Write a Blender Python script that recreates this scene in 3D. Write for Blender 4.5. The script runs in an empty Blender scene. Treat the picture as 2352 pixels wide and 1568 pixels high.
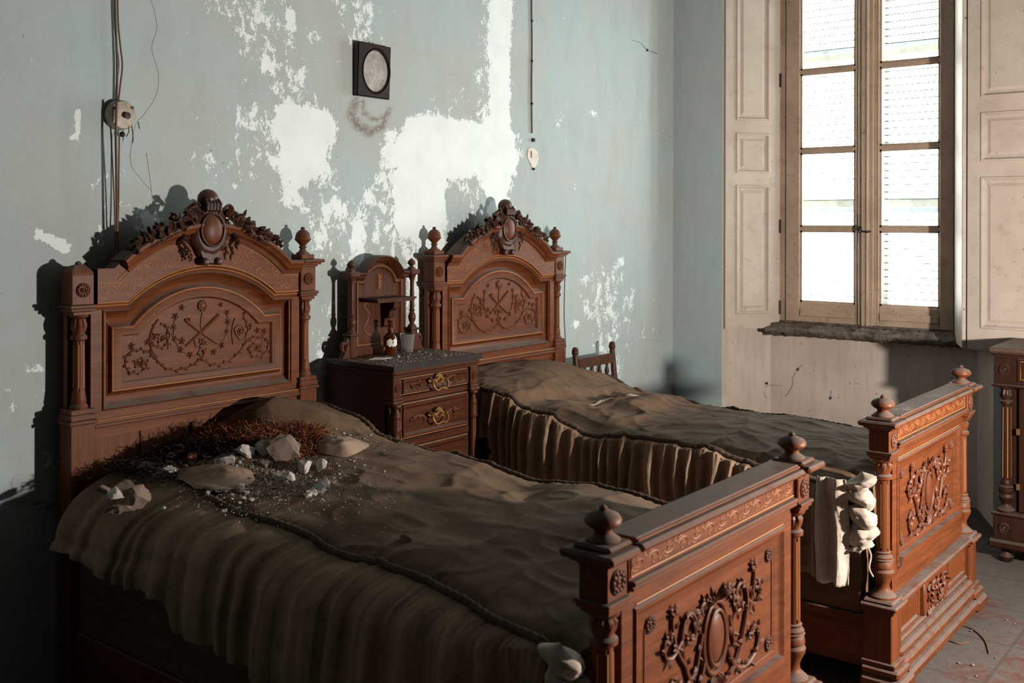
import bpy, bmesh, math, random
from mathutils import Vector, Matrix, noise
import numpy as np
R_ = random.Random(7)
PI = math.pi
scene = bpy.context.scene
COL = scene.collection

# ------------------------------------------------------------------ camera
CAM = Vector((-5.8526, -3.3335, 1.55)); YAW, ROLL, FPX, PY = 0.9017, 0.0024, 2364.1, 515.55
cF = Vector((math.sin(YAW), math.cos(YAW), 0)); cR0 = Vector((math.cos(YAW), -math.sin(YAW), 0)); cU0 = cR0.cross(cF)
cR = cR0 * math.cos(ROLL) + cU0 * math.sin(ROLL); cU = -cR0 * math.sin(ROLL) + cU0 * math.cos(ROLL)
cam = bpy.data.cameras.new('camera'); camo = bpy.data.objects.new('camera', cam); COL.objects.link(camo)
m = Matrix.Identity(4)
for i in range(3):
    m[i][0] = cR[i]; m[i][1] = cU[i]; m[i][2] = -cF[i]; m[i][3] = CAM[i]
camo.matrix_world = m
cam.sensor_width = 36; cam.sensor_fit = 'HORIZONTAL'; cam.lens = FPX / 2352 * 36; cam.shift_y = -(784 - PY) / 2352
cam.clip_start = 0.05
cam.dof.use_dof = True; cam.dof.focus_distance = 4.3; cam.dof.aperture_fstop = 4.5
scene.camera = camo

def pix(u, v, axis, val):
    """point of the plane <axis>=<val> seen at photo pixel (u, v)"""
    d = cF + cR * ((u - 1176) / FPX) + cU * ((PY - v) / FPX)
    t = (val - CAM[axis]) / d[axis]
    return CAM + d * t

# ------------------------------------------------------------------ light
scene.view_settings.view_transform = 'Standard'; scene.view_settings.look = 'None'
scene.view_settings.exposure = 0.0; scene.view_settings.gamma = 1.0; scene.view_settings.use_curve_mapping = False
w = bpy.data.worlds.new('sky'); scene.world = w; w.use_nodes = True
bg = w.node_tree.nodes['Background']; bg.inputs[0].default_value = (0.86, 0.95, 1.0, 1); bg.inputs[1].default_value = 1.6
lamp = bpy.data.lights.new('work_lamp', 'POINT'); lamp.energy = 430; lamp.color = (1.0, 0.90, 0.80); lamp.shadow_soft_size = 0.045
lo = bpy.data.objects.new('work_lamp', lamp); COL.objects.link(lo); lo.location = (-2.365, -3.70, 1.175)
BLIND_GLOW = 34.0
scene.cycles.diffuse_bounces = 2; scene.cycles.max_bounces = 8

ZF = -0.05          # floor level
# ------------------------------------------------------------------ materials
def lin(r, g, b):
    f = lambda c: (c / 255 / 12.92) if c <= 10 else ((c / 255 + .055) / 1.055) ** 2.4
    return (f(r), f(g), f(b), 1)
class NT:
    def __init__(s, name):
        s.m = bpy.data.materials.new(name); s.m.use_nodes = True; s.t = s.m.node_tree; s.t.nodes.clear()
        s.out = s.n('ShaderNodeOutputMaterial'); s.co = s.n('ShaderNodeTexCoord').outputs['Object']
    def n(s, k, **kw):
        x = s.t.nodes.new(k)
        for a, b in kw.items(): setattr(x, a, b)
        return x
    def l(s, a, b): s.t.links.new(a, b)
    def map(s, scale=(1, 1, 1), co=None):
        mp = s.n('ShaderNodeMapping'); mp.inputs['Scale'].default_value = scale; s.l(co or s.co, mp.inputs[0]); return mp.outputs[0]
    def noise(s, scale, detail=4, rough=.55, co=None, dist=0):
        x = s.n('ShaderNodeTexNoise'); x.inputs['Scale'].default_value = scale; x.inputs['Detail'].default_value = detail
        x.inputs['Roughness'].default_value = rough; x.inputs['Distortion'].default_value = dist; s.l(co or s.co, x.inputs['Vector']); return x.outputs[0]
    def ramp(s, v, stops):
        x = s.n('ShaderNodeValToRGB'); e = x.color_ramp.elements
        while len(e) < len(stops): e.new(.5)
        for a, (p, c) in zip(e, stops): a.position = p; a.color = c if len(c) == 4 else (*c, 1)
        s.l(v, x.inputs[0]); return x.outputs[0]
    def rampv(s, v, p0, p1): return s.ramp(v, [(p0, (0, 0, 0)), (p1, (1, 1, 1))])
    def mix(s, f, a, b, mode='MIX'):
        x = s.n('ShaderNodeMix', data_type='RGBA', blend_type=mode)
        for sock, val in ((x.inputs[0], f), (x.inputs[6], a), (x.inputs[7], b)):
            if isinstance(val, (tuple, list)): sock.default_value = val
            elif isinstance(val, (int, float)): sock.default_value = val
            else: s.l(val, sock)
        return x.outputs[2]
    def math(s, op, a, b=0.0):
        x = s.n('ShaderNodeMath', operation=op)
        for sock, val in ((x.inputs[0], a), (x.inputs[1], b)):
            if isinstance(val, (int, float)): sock.default_value = val
            else: s.l(val, sock)
        return x.outputs[0]
    def attr(s, name): return s.n('ShaderNodeAttribute', attribute_name=name).outputs['Fac']
    def up(s):
        g = s.n('ShaderNodeNewGeometry'); x = s.n('ShaderNodeSeparateXYZ'); s.l(g.outputs['Normal'], x.inputs[0]); return x.outputs[2]
    def bsdf(s, color, rough=.6, spec=.4, bump=None, bstr=.3, bdist=.002, metal=0, **kw):
        b = s.n('ShaderNodeBsdfPrincipled')
        for k, v in (('Base Color', color), ('Roughness', rough), ('Specular IOR Level', spec), ('Metallic', metal), *kw.items()):
            if isinstance(v, (int, float, tuple, list)): b.inputs[k].default_value = v
            else: s.l(v, b.inputs[k])
        if bump is not None:
            bp = s.n('ShaderNodeBump'); bp.inputs['Strength'].default_value = bstr; bp.inputs['Distance'].default_value = bdist
            s.l(bump, bp.inputs['Height']); s.l(bp.outputs[0], b.inputs['Normal'])
        s.l(b.outputs[0], s.out.inputs[0]); return b

def wood(name, c0, c1, grain, rough=.48, dust=1.0, spec=.22, dcol=(0.135, 0.108, 0.094, 1)):
    t = NT(name); sc = {'x': (1.2, 22, 22), 'z': (22, 22, 1.2), 'y': (22, 1.2, 22)}[grain]
    mp = t.map(sc); a = t.noise(2.2, 6, .62, mp, .6); b = t.noise(9, 3, .6, mp)
    base = t.mix(t.rampv(a, .36, .66), c0, c1)
    base = t.mix(t.rampv(b, .5, .75), base, tuple(c * .62 for c in c0[:3]) + (1,))
    blot = t.noise(5.5, 4, .6); base = t.mix(t.math('MULTIPLY', t.rampv(blot, .5, .72), .35), base, (0.05, 0.02, 0.011, 1))
    dn = t.noise(16, 5, .7); dm = t.math('MULTIPLY', t.rampv(t.up(), .25, .85), t.rampv(dn, .22, .52))
    dn2 = t.math('MULTIPLY', t.rampv(t.noise(3.2, 6, .68), .58, .85), .08)
    d = t.math('MULTIPLY', t.math('MAXIMUM', dm, dn2), dust)
    col = t.mix(d, base, dcol); rg = t.math('ADD', t.math('MULTIPLY', d, .5), rough)
    t.bsdf(col, rg, spec, bump=t.math('ADD', b, t.math('MULTIPLY', dn, .6)), bstr=.18, bdist=.001)
    return t.m
WA, WB = (0.165, 0.045, 0.0125, 1), (0.092, 0.0235, 0.007, 1)
M = {}
M['wood_x'] = wood('mahogany_rail', WA, WB, 'x'); M['wood_z'] = wood('mahogany_upright', WA, WB, 'z'); M['wood_y'] = wood('mahogany_side', WA, WB, 'y')
M['carve'] = wood('mahogany_carving', (0.150, 0.041, 0.0135, 1), (0.095, 0.025, 0.009, 1), 'z', .46, .5, .28)
M['crest'] = wood('dark_carving', (0.065, 0.023, 0.012, 1), (0.04, 0.014, 0.008, 1), 'z', .40, .55, .35)
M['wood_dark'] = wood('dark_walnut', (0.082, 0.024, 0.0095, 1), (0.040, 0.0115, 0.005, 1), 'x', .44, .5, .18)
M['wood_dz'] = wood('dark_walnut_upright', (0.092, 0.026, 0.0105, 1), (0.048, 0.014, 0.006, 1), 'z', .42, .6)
M['board'] = wood('plain_board', (0.15, 0.082, 0.043, 1), (0.10, 0.055, 0.03, 1), 'y', .7, .8, .2)
M['chairwood'] = wood('chair_wood', (0.085, 0.032, 0.018, 1), (0.05, 0.02, 0.012, 1), 'z', .4, .5)
M['wood_cab'] = wood('cabinet_walnut', (0.036, 0.0125, 0.006, 1), (0.020, 0.0075, 0.004, 1), 'z', .45, .5)  # darkest walnut, used for the cabinet alone
def simple(name, col, rough=.6, metal=0, spec=.4, nz=30, amt=.35, bstr=.2, bd=.001, **kw):
    t = NT(name); n = t.noise(nz, 5, .6)
    c = t.mix(t.math('MULTIPLY', t.rampv(n, .35, .7), amt), col, tuple(x * .45 for x in col[:3]) + (1,))
    t.bsdf(c, rough, spec, bump=n, bstr=bstr, bdist=bd, metal=metal, **kw); return t.m
M['gold'] = simple('inlay_line', (0.50, 0.235, 0.085, 1), .55, 0, .2)
M['inlay'] = simple('scroll_inlay', (0.42, 0.165, 0.055, 1), .6)
M['brass'] = simple('old_brass', (0.30, 0.17, 0.065, 1), .42, .7, bstr=.4)
M['iron'] = simple('dark_iron', (0.035, 0.025, 0.02, 1), .5, .5)
M['marble'] = simple('dusty_stone', (0.092, 0.056, 0.038, 1), .55, nz=60, amt=.5)
M['edge'] = simple('dark_stone', (0.025, 0.022, 0.022, 1), .35)
M['cord'] = simple('old_cord', (0.16, 0.085, 0.06, 1), .8, nz=220)
M['paper'] = simple('paper', (0.72, 0.69, 0.64, 1), .8, amt=.1)
M['porcelain'] = simple('switch_porcelain', (0.45, 0.39, 0.33, 1), .45, nz=40, amt=.6)
M['plaster'] = simple('plaster_chunk', (0.86, 0.79, 0.74, 1), .9, nz=45, amt=.55, bstr=.8, bd=.004)
M['dustyplaster'] = simple('dusty_plaster_chunk', (0.34, 0.25, 0.20, 1), .95, nz=45, amt=.6, bstr=.8, bd=.004)
M['terracotta'] = simple('terracotta', (0.34, 0.14, 0.075, 1), .9, nz=40, amt=.5, bstr=.8, bd=.004)
M['straw'] = simple('horsehair', (0.21, 0.062, 0.018, 1), .6, nz=90, amt=.7)
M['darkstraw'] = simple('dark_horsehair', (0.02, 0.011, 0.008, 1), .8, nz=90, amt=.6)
def cloth(name, c0, c1, dirt, dirtamt=.8, bd=.003):
    t = NT(name); n = t.noise(3.2, 6, .6); f = t.noise(70, 4, .7); d = t.noise(9, 6, .7)
    c = t.mix(t.rampv(n, .35, .68), c0, c1); c = t.mix(t.math('MULTIPLY', t.rampv(d, .48, .74), dirtamt), c, dirt)
    c = t.mix(t.math('MULTIPLY', t.rampv(f, .5, .75), .25), c, (0.05, 0.04, 0.03, 1))
    t.bsdf(c, .92, .12, bump=t.math('ADD', t.math('MULTIPLY', f, .35), d), bstr=.45, bdist=bd, **{'Sheen Weight': .02}); return t.m
M['cover'] = cloth('dusty_bedspread', (0.172, 0.108, 0.068, 1), (0.12, 0.073, 0.044, 1), (0.052, 0.030, 0.0175, 1))
M['flounce'] = cloth('faded_flounce', (0.31, 0.215, 0.15, 1), (0.23, 0.155, 0.105, 1), (0.095, 0.058, 0.036, 1), .7)
M['piping'] = cloth('bedspread_piping', (0.12, 0.08, 0.056, 1), (0.08, 0.053, 0.037, 1), (0.04, 0.026, 0.018, 1))
M['ticking'] = cloth('torn_ticking', (0.36, 0.255, 0.19, 1), (0.27, 0.19, 0.14, 1), (0.11, 0.07, 0.045, 1), .6)
M['linen'] = cloth('white_linen', (0.50, 0.44, 0.385, 1), (0.40, 0.335, 0.28, 1), (0.22, 0.165, 0.12, 1), .55, .002)
# peeling blue wall: mask attributes give where the paint is gone / stained
t = NT('peeling_blue_paint'); mp = t.map((1.0, 1.0, .75)); pk = t.attr('peel'); st = t.attr('stain')
n1 = t.noise(24, 9, .74, mp, .7); n2 = t.noise(95, 5, .75, mp); n0 = t.noise(6, 5, .6, mp); n3 = t.noise(2.1, 5, .6)
s = t.math('ADD', pk, t.math('MULTIPLY', t.math('ADD', t.math('SUBTRACT', n1, .5), t.math('MULTIPLY', t.math('SUBTRACT', n0, .5), .45)), 2.5)); s = t.math('ADD', s, t.math('MULTIPLY', t.math('SUBTRACT', n2, .5), 1.1))
mask = t.rampv(s, .575, .60)
paint = t.mix(t.rampv(n3, .36, .66), (0.415, 0.525, 0.535, 1), (0.455, 0.495, 0.485, 1))
streak = t.noise(3.0, 6, .65, t.map((3.2, 3.2, 1.2))); paint = t.mix(t.math('MULTIPLY', t.rampv(streak, .48, .75), .30), paint, (0.33, 0.34, 0.32, 1))
fine = t.noise(120, 4, .6); paint = t.mix(t.math('MULTIPLY', t.rampv(fine, .55, .75), .12), paint, (0.20, 0.21, 0.20, 1))
spk = t.noise(38, 3, .5); paint = t.mix(t.math('MULTIPLY', t.rampv(spk, .735, .76), .8), paint, (0.10, 0.09, 0.085, 1))
sn = t.math('MULTIPLY', st, t.rampv(t.noise(60, 5, .7), .34, .50)); paint = t.mix(sn, paint, (0.10, 0.05, 0.035, 1))
gh = t.attr('ghost'); paint = t.mix(t.math('MULTIPLY', gh, .45), paint, (0.46, 0.45, 0.43, 1))
white = t.mix(t.rampv(t.noise(7, 5, .6), .4, .7), (0.84, 0.93, 0.95, 1), (0.77, 0.86, 0.88, 1))
t.bsdf(t.mix(mask, paint, white), .85, .2, bump=t.math('SUBTRACT', t.math('MULTIPLY', fine, .25), mask), bstr=.5, bdist=.0025)
M['bluewall'] = t.m
def wallmat(name, c0, c1, c2):
    t = NT(name); n = t.noise(2.5, 6, .6); f = t.noise(90, 4, .6); k = t.noise(3, 5, .6, t.map((8, 8, 1)))
    c = t.mix(t.rampv(n, .35, .65), c0, c1); c = t.mix(t.math('MULTIPLY', t.rampv(k, .5, .75), .5), c, c2)
    c = t.mix(t.math('MULTIPLY', t.rampv(t.noise(30, 3, .5), .70, .74), .7), c, (0.12, 0.09, 0.08, 1))
    t.bsdf(c, .88, .2, bump=f, bstr=.25, bdist=.002); return t.m
M['pinkwall'] = wallmat('cream_plaster', (0.60, 0.515, 0.465, 1), (0.50, 0.42, 0.375, 1), (0.34, 0.265, 0.225, 1))
M['plainwall'] = wallmat('grey_plaster', (0.050, 0.048, 0.045, 1), (0.04, 0.038, 0.036, 1), (0.03, 0.03, 0.03, 1))
def paintwood(name, c0, c1, dirt):
    t = NT(name); n = t.noise(4, 6, .6); k = t.noise(14, 6, .7); k2 = t.noise(70, 4, .6)
    c = t.mix(t.rampv(n, .35, .65), c0, c1); c = t.mix(t.math('MULTIPLY', t.rampv(k, .54, .74), .6), c, dirt)
    c = t.mix(t.math('MULTIPLY', t.rampv(t.noise(46, 3, .5), .70, .73), .85), c, (0.06, 0.04, 0.03, 1))
    t.bsdf(c, .6, .3, bump=k2, bstr=.2, bdist=.001); return t.m
M['shutter'] = paintwood('cream_shutter_paint', (0.54, 0.47, 0.415, 1), (0.46, 0.39, 0.335, 1), (0.30, 0.23, 0.18, 1))
M['frame'] = paintwood('aged_window_paint', (0.44, 0.33, 0.25, 1), (0.34, 0.245, 0.18, 1), (0.16, 0.10, 0.07, 1))
t = NT('sill_grime'); n = t.noise(14, 7, .7); n2 = t.noise(60, 5, .7)
t.bsdf(t.mix(t.rampv(n, .4, .66), (0.20, 0.165, 0.14, 1), (0.055, 0.042, 0.035, 1)), .95, .15, bump=t.math('ADD', n, n2), bstr=.9, bdist=.008); M['sill'] = t.m
t = NT('dusty_tile_floor'); n = t.noise(2.6, 7, .68); n2 = t.noise(26, 6, .7)
c = t.mix(t.rampv(n, .52, .60), (0.095, 0.080, 0.072, 1), (0.10, 0.042, 0.033, 1)); c = t.mix(t.rampv(n2, .42, .7), c, (0.11, 0.098, 0.09, 1))
br = t.n('ShaderNodeTexBrick'); br.inputs['Scale'].default_value = 1; br.inputs['Brick Width'].default_value = .4; br.inputs['Row Height'].default_value = .4; br.offset = 0
br.inputs['Mortar Size'].default_value = .006; t.l(t.co, br.inputs['Vector']); c = t.mix(t.math('MULTIPLY', br.outputs['Fac'], .5), c, (0.05, 0.042, 0.037, 1))
t.bsdf(c, .9, .2, bump=n2, bstr=.5, bdist=.004); M['floor'] = t.m
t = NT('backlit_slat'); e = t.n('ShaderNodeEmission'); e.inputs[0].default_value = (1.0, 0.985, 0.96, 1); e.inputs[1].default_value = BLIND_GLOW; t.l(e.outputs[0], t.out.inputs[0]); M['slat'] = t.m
t = NT('blind_frame'); t.bsdf((0.62, 0.71, 0.70, 1), .6); M['blindframe'] = t.m
t = NT('slat_shade_line'); t.bsdf((0.06, 0.08, 0.08, 1), .7, .1); M['slatshade'] = t.m  # dark colour stands in for the shade line between slats
t = NT('dirty_pane'); tr = t.n('ShaderNodeBsdfTransparent'); tr.inputs[0].default_value = (0.86, 0.90, 0.89, 1); gl = t.n('ShaderNodeBsdfGlossy'); gl.inputs['Roughness'].default_value = .15
df = t.n('ShaderNodeBsdfDiffuse'); df.inputs[0].default_value = (0.6, 0.62, 0.6, 1); m1 = t.n('ShaderNodeMixShader'); m2 = t.n('ShaderNodeMixShader')
dn = t.math('MULTIPLY', t.rampv(t.noise(9, 6, .7), .45, .8), .35); t.l(dn, m1.inputs[0]); t.l(tr.outputs[0], m1.inputs[1]); t.l(df.outputs[0], m1.inputs[2])
m2.inputs[0].default_value = .05; t.l(m1.outputs[0], m2.inputs[1]); t.l(gl.outputs[0], m2.inputs[2]); t.l(m2.outputs[0], t.out.inputs[0]); M['pane'] = t.m
t = NT('drinking_glass'); t.bsdf((0.70, 0.70, 0.69, 1), .12, .6, **{'Transmission Weight': .86, 'IOR': 1.3}); M['glass'] = t.m
t = NT('amber_glass'); t.bsdf((0.20, 0.05, 0.01, 1), .06, .6, **{'Transmission Weight': .8}); M['amber'] = t.m
t = NT('mirror_silver'); n = t.noise(7, 5, .65); t.bsdf(t.mix(t.rampv(n, .45, .62), (0.46, 0.45, 0.43, 1), (0.24, 0.22, 0.20, 1)), t.math('ADD', t.math('MULTIPLY', n, .2), .25), .5, metal=.12); M['mirror'] = t.m
M['mirrorframe'] = simple('mirror_frame', (0.016, 0.006, 0.0045, 1), .3)
M['cobweb'] = simple('cobweb', (0.05, 0.042, 0.038, 1), .9)
M['crack'] = simple('crack', (0.24, 0.235, 0.225, 1), .9)

# ------------------------------------------------------------------ mesh tools
class MB:
    def __init__(s): s.v = []; s.f = []; s.mi = []; s.k = 0
    def add(s, vs, fs):
        o = len(s.v); s.v += [tuple(x) for x in vs]; s.f += [tuple(i + o for i in f) for f in fs]; s.mi += [s.k] * len(fs); return s
    def box(s, x0, x1, y0, y1, z0, z1):
        return s.add([(x, y, z) for z in (z0, z1) for y in (y0, y1) for x in (x0, x1)], [(0, 2, 3, 1), (4, 5, 7, 6), (0, 1, 5, 4), (2, 6, 7, 3), (0, 4, 6, 2), (1, 3, 7, 5)])
    def cbox(s, x0, x1, y0, y1, z0, z1, c=.003):
        """box with chamfered edges"""
        vs = []; 
        for sx, a, A in ((0, x0, x0 + c), (1, x1, x1 - c)):
            for sy, b, B in ((0, y0, y0 + c), (1, y1, y1 - c)):
                for sz, d, D in ((0, z0, z0 + c), (1, z1, z1 - c)):
                    vs += [(a, B, D), (A, b, D), (A, B, d)]
        I = lambda sx, sy, sz, k: (sx * 4 + sy * 2 + sz) * 3 + k
        fs = [[I(q, a, b, 0) for a, b in ((0, 0), (0, 1), (1, 1), (1, 0))] for q in (0, 1)]
        fs += [[I(a, q, b, 1) for a, b in ((0, 0), (0, 1), (1, 1), (1, 0))] for q in (0, 1)]
        fs += [[I(a, b, q, 2) for a, b in ((0, 0), (0, 1), (1, 1), (1, 0))] for q in (0, 1)]
        for a in (0, 1):
            for b in (0, 1):
                fs += [[I(a, b, 0, 0), I(a, b, 0, 1), I(a, b, 1, 1), I(a, b, 1, 0)], [I(a, 0, b, 0), I(a, 0, b, 2), I(a, 1, b, 2), I(a, 1, b, 0)], [I(0, a, b, 1), I(0, a, b, 2), I(1, a, b, 2), I(1, a, b, 1)]]
                for d in (0, 1): fs.append([I(a, b, d, k) for k in (0, 1, 2)])
        return s.add(vs, fs)
    def tube(s, pts, r, n=6, cap=True, sq=1.0):
        pts = [Vector(p) for p in pts]; N = len(pts); rs = r if isinstance(r, (list, tuple)) else [r] * N
        vs = []; fs = []; up = None
        for i, p in enumerate(pts):
            t_ = (pts[min(i + 1, N - 1)] - pts[max(i - 1, 0)])
            if t_.length < 1e-9: t_ = Vector((0, 0, 1))
            t_.normalize()
            if up is None: up = t_.orthogonal().normalized()
            up = (up - t_ * up.dot(t_))
            up = up.normalized() if up.length > 1e-6 else t_.orthogonal().normalized()
            b = t_.cross(up)
            for k in range(n):
                a = 2 * PI * k / n; vs.append(p + (up * math.cos(a) + b * math.sin(a) * sq) * rs[i])
        for i in range(N - 1):
            for k in range(n): fs.append((i * n + k, i * n + (k + 1) % n, (i + 1) * n + (k + 1) % n, (i + 1) * n + k))
        if cap: fs += [tuple(range(n))[::-1], tuple(range((N - 1) * n, N * n))]
        return s.add(vs, fs)
    def lathe(s, prof, cx, cy, n=24, flute=None, axis='z', cz=0):
        """prof: (r, h); flute=(h0, h1, count, depth)"""
        vs = []; fs = []
        for r, h in prof:
            for k in range(n):
                a = 2 * PI * k / n; rr = r
                if flute and flute[0] <= h <= flute[1]: rr = r * (1 - flute[3] * (.5 + .5 * math.cos(flute[2] * a)))
                x, y = rr * math.cos(a), rr * math.sin(a)
                vs.append((cx + x, cy + y, h + cz) if axis == 'z' else (cx + x, cy + h, cz + y))
        for i in range(len(prof) - 1):
            for k in range(n): fs.append((i * n + k, i * n + (k + 1) % n, (i + 1) * n + (k + 1) % n, (i + 1) * n + k))
        fs += [tuple(range(n))[::-1], tuple(range((len(prof) - 1) * n, len(prof) * n))]
        return s.add(vs, fs)
    def rows(s, rows, closed=False):
        n = len(rows[0]); vs = [p for r in rows for p in r]; fs = []
        for i in range(len(rows) - 1):
            for k in range(n if closed else n - 1): fs.append((i * n + k, i * n + (k + 1) % n, (i + 1) * n + (k + 1) % n, (i + 1) * n + k))
        return s.add(vs, fs)
    def sweep(s, path, prof, closed=False):
        """path: (x, z) polyline; prof: (n, y) with n along the in-plane left normal; mitred"""
        N = len(path); P = [Vector(p) for p in path]; rows = []
        for i in range(N):
            a = P[i] - P[i - 1] if (i > 0 or closed) else P[1] - P[0]
            b = P[(i + 1) % N] - P[i] if (i < N - 1 or closed) else P[-1] - P[-2]
            a.normalize(); b.normalize(); na = Vector((-a.y, a.x)); nb = Vector((-b.y, b.x)); mm = na + nb
            mm = mm / max(.25, mm.dot(na)) if mm.length > 1e-6 else na
            rows.append([(P[i].x + mm.x * q[0], q[1], P[i].y + mm.y * q[0]) for q in prof])
        if closed: rows.append(rows[0])
        s.rows(rows)
        if not closed:
            n = len(prof); o = len(s.v) - N * n
            s.f += [tuple(o + k for k in range(n)), tuple(o + (N - 1) * n + k for k in range(n))]; s.mi += [s.k] * 2
        return s
    def prism(s, poly, y0, y1):
        n = len(poly); vs = [(x, y0, z) for x, z in poly] + [(x, y1, z) for x, z in poly]
        return s.add(vs, [tuple(range(n)), tuple(range(2 * n - 1, n - 1, -1))] + [(k, (k + 1) % n, n + (k + 1) % n, n + k) for k in range(n)])
    def ball(s, c, r, nu=10, nv=6):
        rx, ry, rz = r if isinstance(r, (tuple, list)) else (r, r, r); c = Vector(c); vs = []; fs = []
        for j in range(nv + 1):
            th = PI * j / nv
            for k in range(nu):
                a = 2 * PI * k / nu; vs.append((c.x + rx * math.sin(th) * math.cos(a), c.y + ry * math.sin(th) * math.sin(a), c.z + rz * math.cos(th)))
        for j in range(nv):
            for k in range(nu): fs.append((j * nu + k, j * nu + (k + 1) % nu, (j + 1) * nu + (k + 1) % nu, (j + 1) * nu + k))
        return s.add(vs, fs)
    def leaf(s, p, d, L, wd, nrm, bulge=.3):
        p = Vector(p); d = Vector(d).normalized(); nrm = Vector(nrm).normalized(); sd = d.cross(nrm).normalized(); h = nrm * (wd * bulge)
        ps = [p, p + d * L * .3 + sd * wd * .5, p + d * L * .3 - sd * wd * .5, p + d * L * .38 + h, p + d * L * .7 + sd * wd * .36, p + d * L * .7 - sd * wd * .36, p + d * L * .7 + h * .7, p + d * L - h * .1, p + d * L * .5 - h * .6]
        return s.add(ps, [(0, 1, 3), (0, 3, 2), (1, 4, 6, 3), (2, 3, 6, 5), (4, 7, 6), (5, 6, 7), (0, 8, 1), (0, 2, 8), (1, 8, 4), (2, 5, 8), (4, 8, 7), (5, 7, 8)])
CACHE = {}
def build(name, mb, mat, parent=None, smooth=35, key=None, loc=None):
    if key is not None and key in CACHE: me = CACHE[key]
    else:
        me = bpy.data.meshes.new(name); me.from_pydata(mb.v, [], mb.f)
        for mm in (mat if isinstance(mat, (list, tuple)) else [mat]): me.materials.append(M[mm])
        if isinstance(mat, (list, tuple)): me.polygons.foreach_set('material_index', mb.mi)
        b = bmesh.new(); b.from_mesh(me); bmesh.ops.recalc_face_normals(b, faces=b.faces); b.to_mesh(me); b.free()
        if smooth:
            me.polygons.foreach_set('use_smooth', [True] * len(me.polygons)); me.set_sharp_from_angle(angle=math.radians(smooth))
        me.update()
        if key is not None: CACHE[key] = me
    o = bpy.data.objects.new(name, me); COL.objects.link(o)
    if parent is not None: o.parent = parent
    if loc is not None: o.location = loc
    return o
def thing(name, label, cat, loc=(0, 0, 0), rz=0, group=None):
    o = bpy.data.objects.new(name, None); o.empty_display_size = .1; COL.objects.link(o); o.location = loc; o.rotation_euler = (0, 0, rz); return tag(o, label, cat, group)
def tag(o, label, cat, group=None):
    o['label'] = label; o['category'] = cat
    if group: o['group'] = group
    return o
def struct(o): o['kind'] = 'structure'; return o
def spline(pts, n=8):
    """Catmull-Rom through points"""
    P = [Vector(p) for p in pts]; out = []
    for i in range(len(P) - 1):
        a, b, c, d = P[max(i - 1, 0)], P[i], P[i + 1], P[min(i + 2, len(P) - 1)]
        for k in range(n):
            t_ = k / n; out.append(.5 * ((2 * b) + (c - a) * t_ + (2 * a - 5 * b + 4 * c - d) * t_ ** 2 + (3 * b - a - 3 * c + d) * t_ ** 3))
    return out + [P[-1]]
def interp(x, tab):
    if x <= tab[0][0]: return tab[0][1]
    for (a, b), (c, d) in zip(tab, tab[1:]):
        if x <= c:
            t_ = (x - a) / (c - a); t_ = t_ * t_ * (3 - 2 * t_); return b + (d - b) * t_
    return tab[-1][1]
def fbm(x, y, z=0, o=4):
    return noise.fractal((x, y, z), .9, 2.1, o)

# ================================================================== the room
XL, YFR, ZC = -8.6, -7.6, 4.1
struct(build('floor', MB().box(XL - .3, .8, YFR - .3, .3, ZF - .2, ZF), 'floor', smooth=0))
struct(build('ceiling', MB().box(XL - .3, .8, YFR - .3, .3, ZC, ZC + .2), 'plainwall', smooth=0))
struct(build('wall_left', MB().box(XL - .3, XL, YFR, .3, ZF, ZC), 'plainwall', smooth=0))
struct(build('wall_front', MB().box(XL - .3, .8, YFR - .3, YFR, ZF, ZC), 'plainwall', smooth=0))
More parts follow.
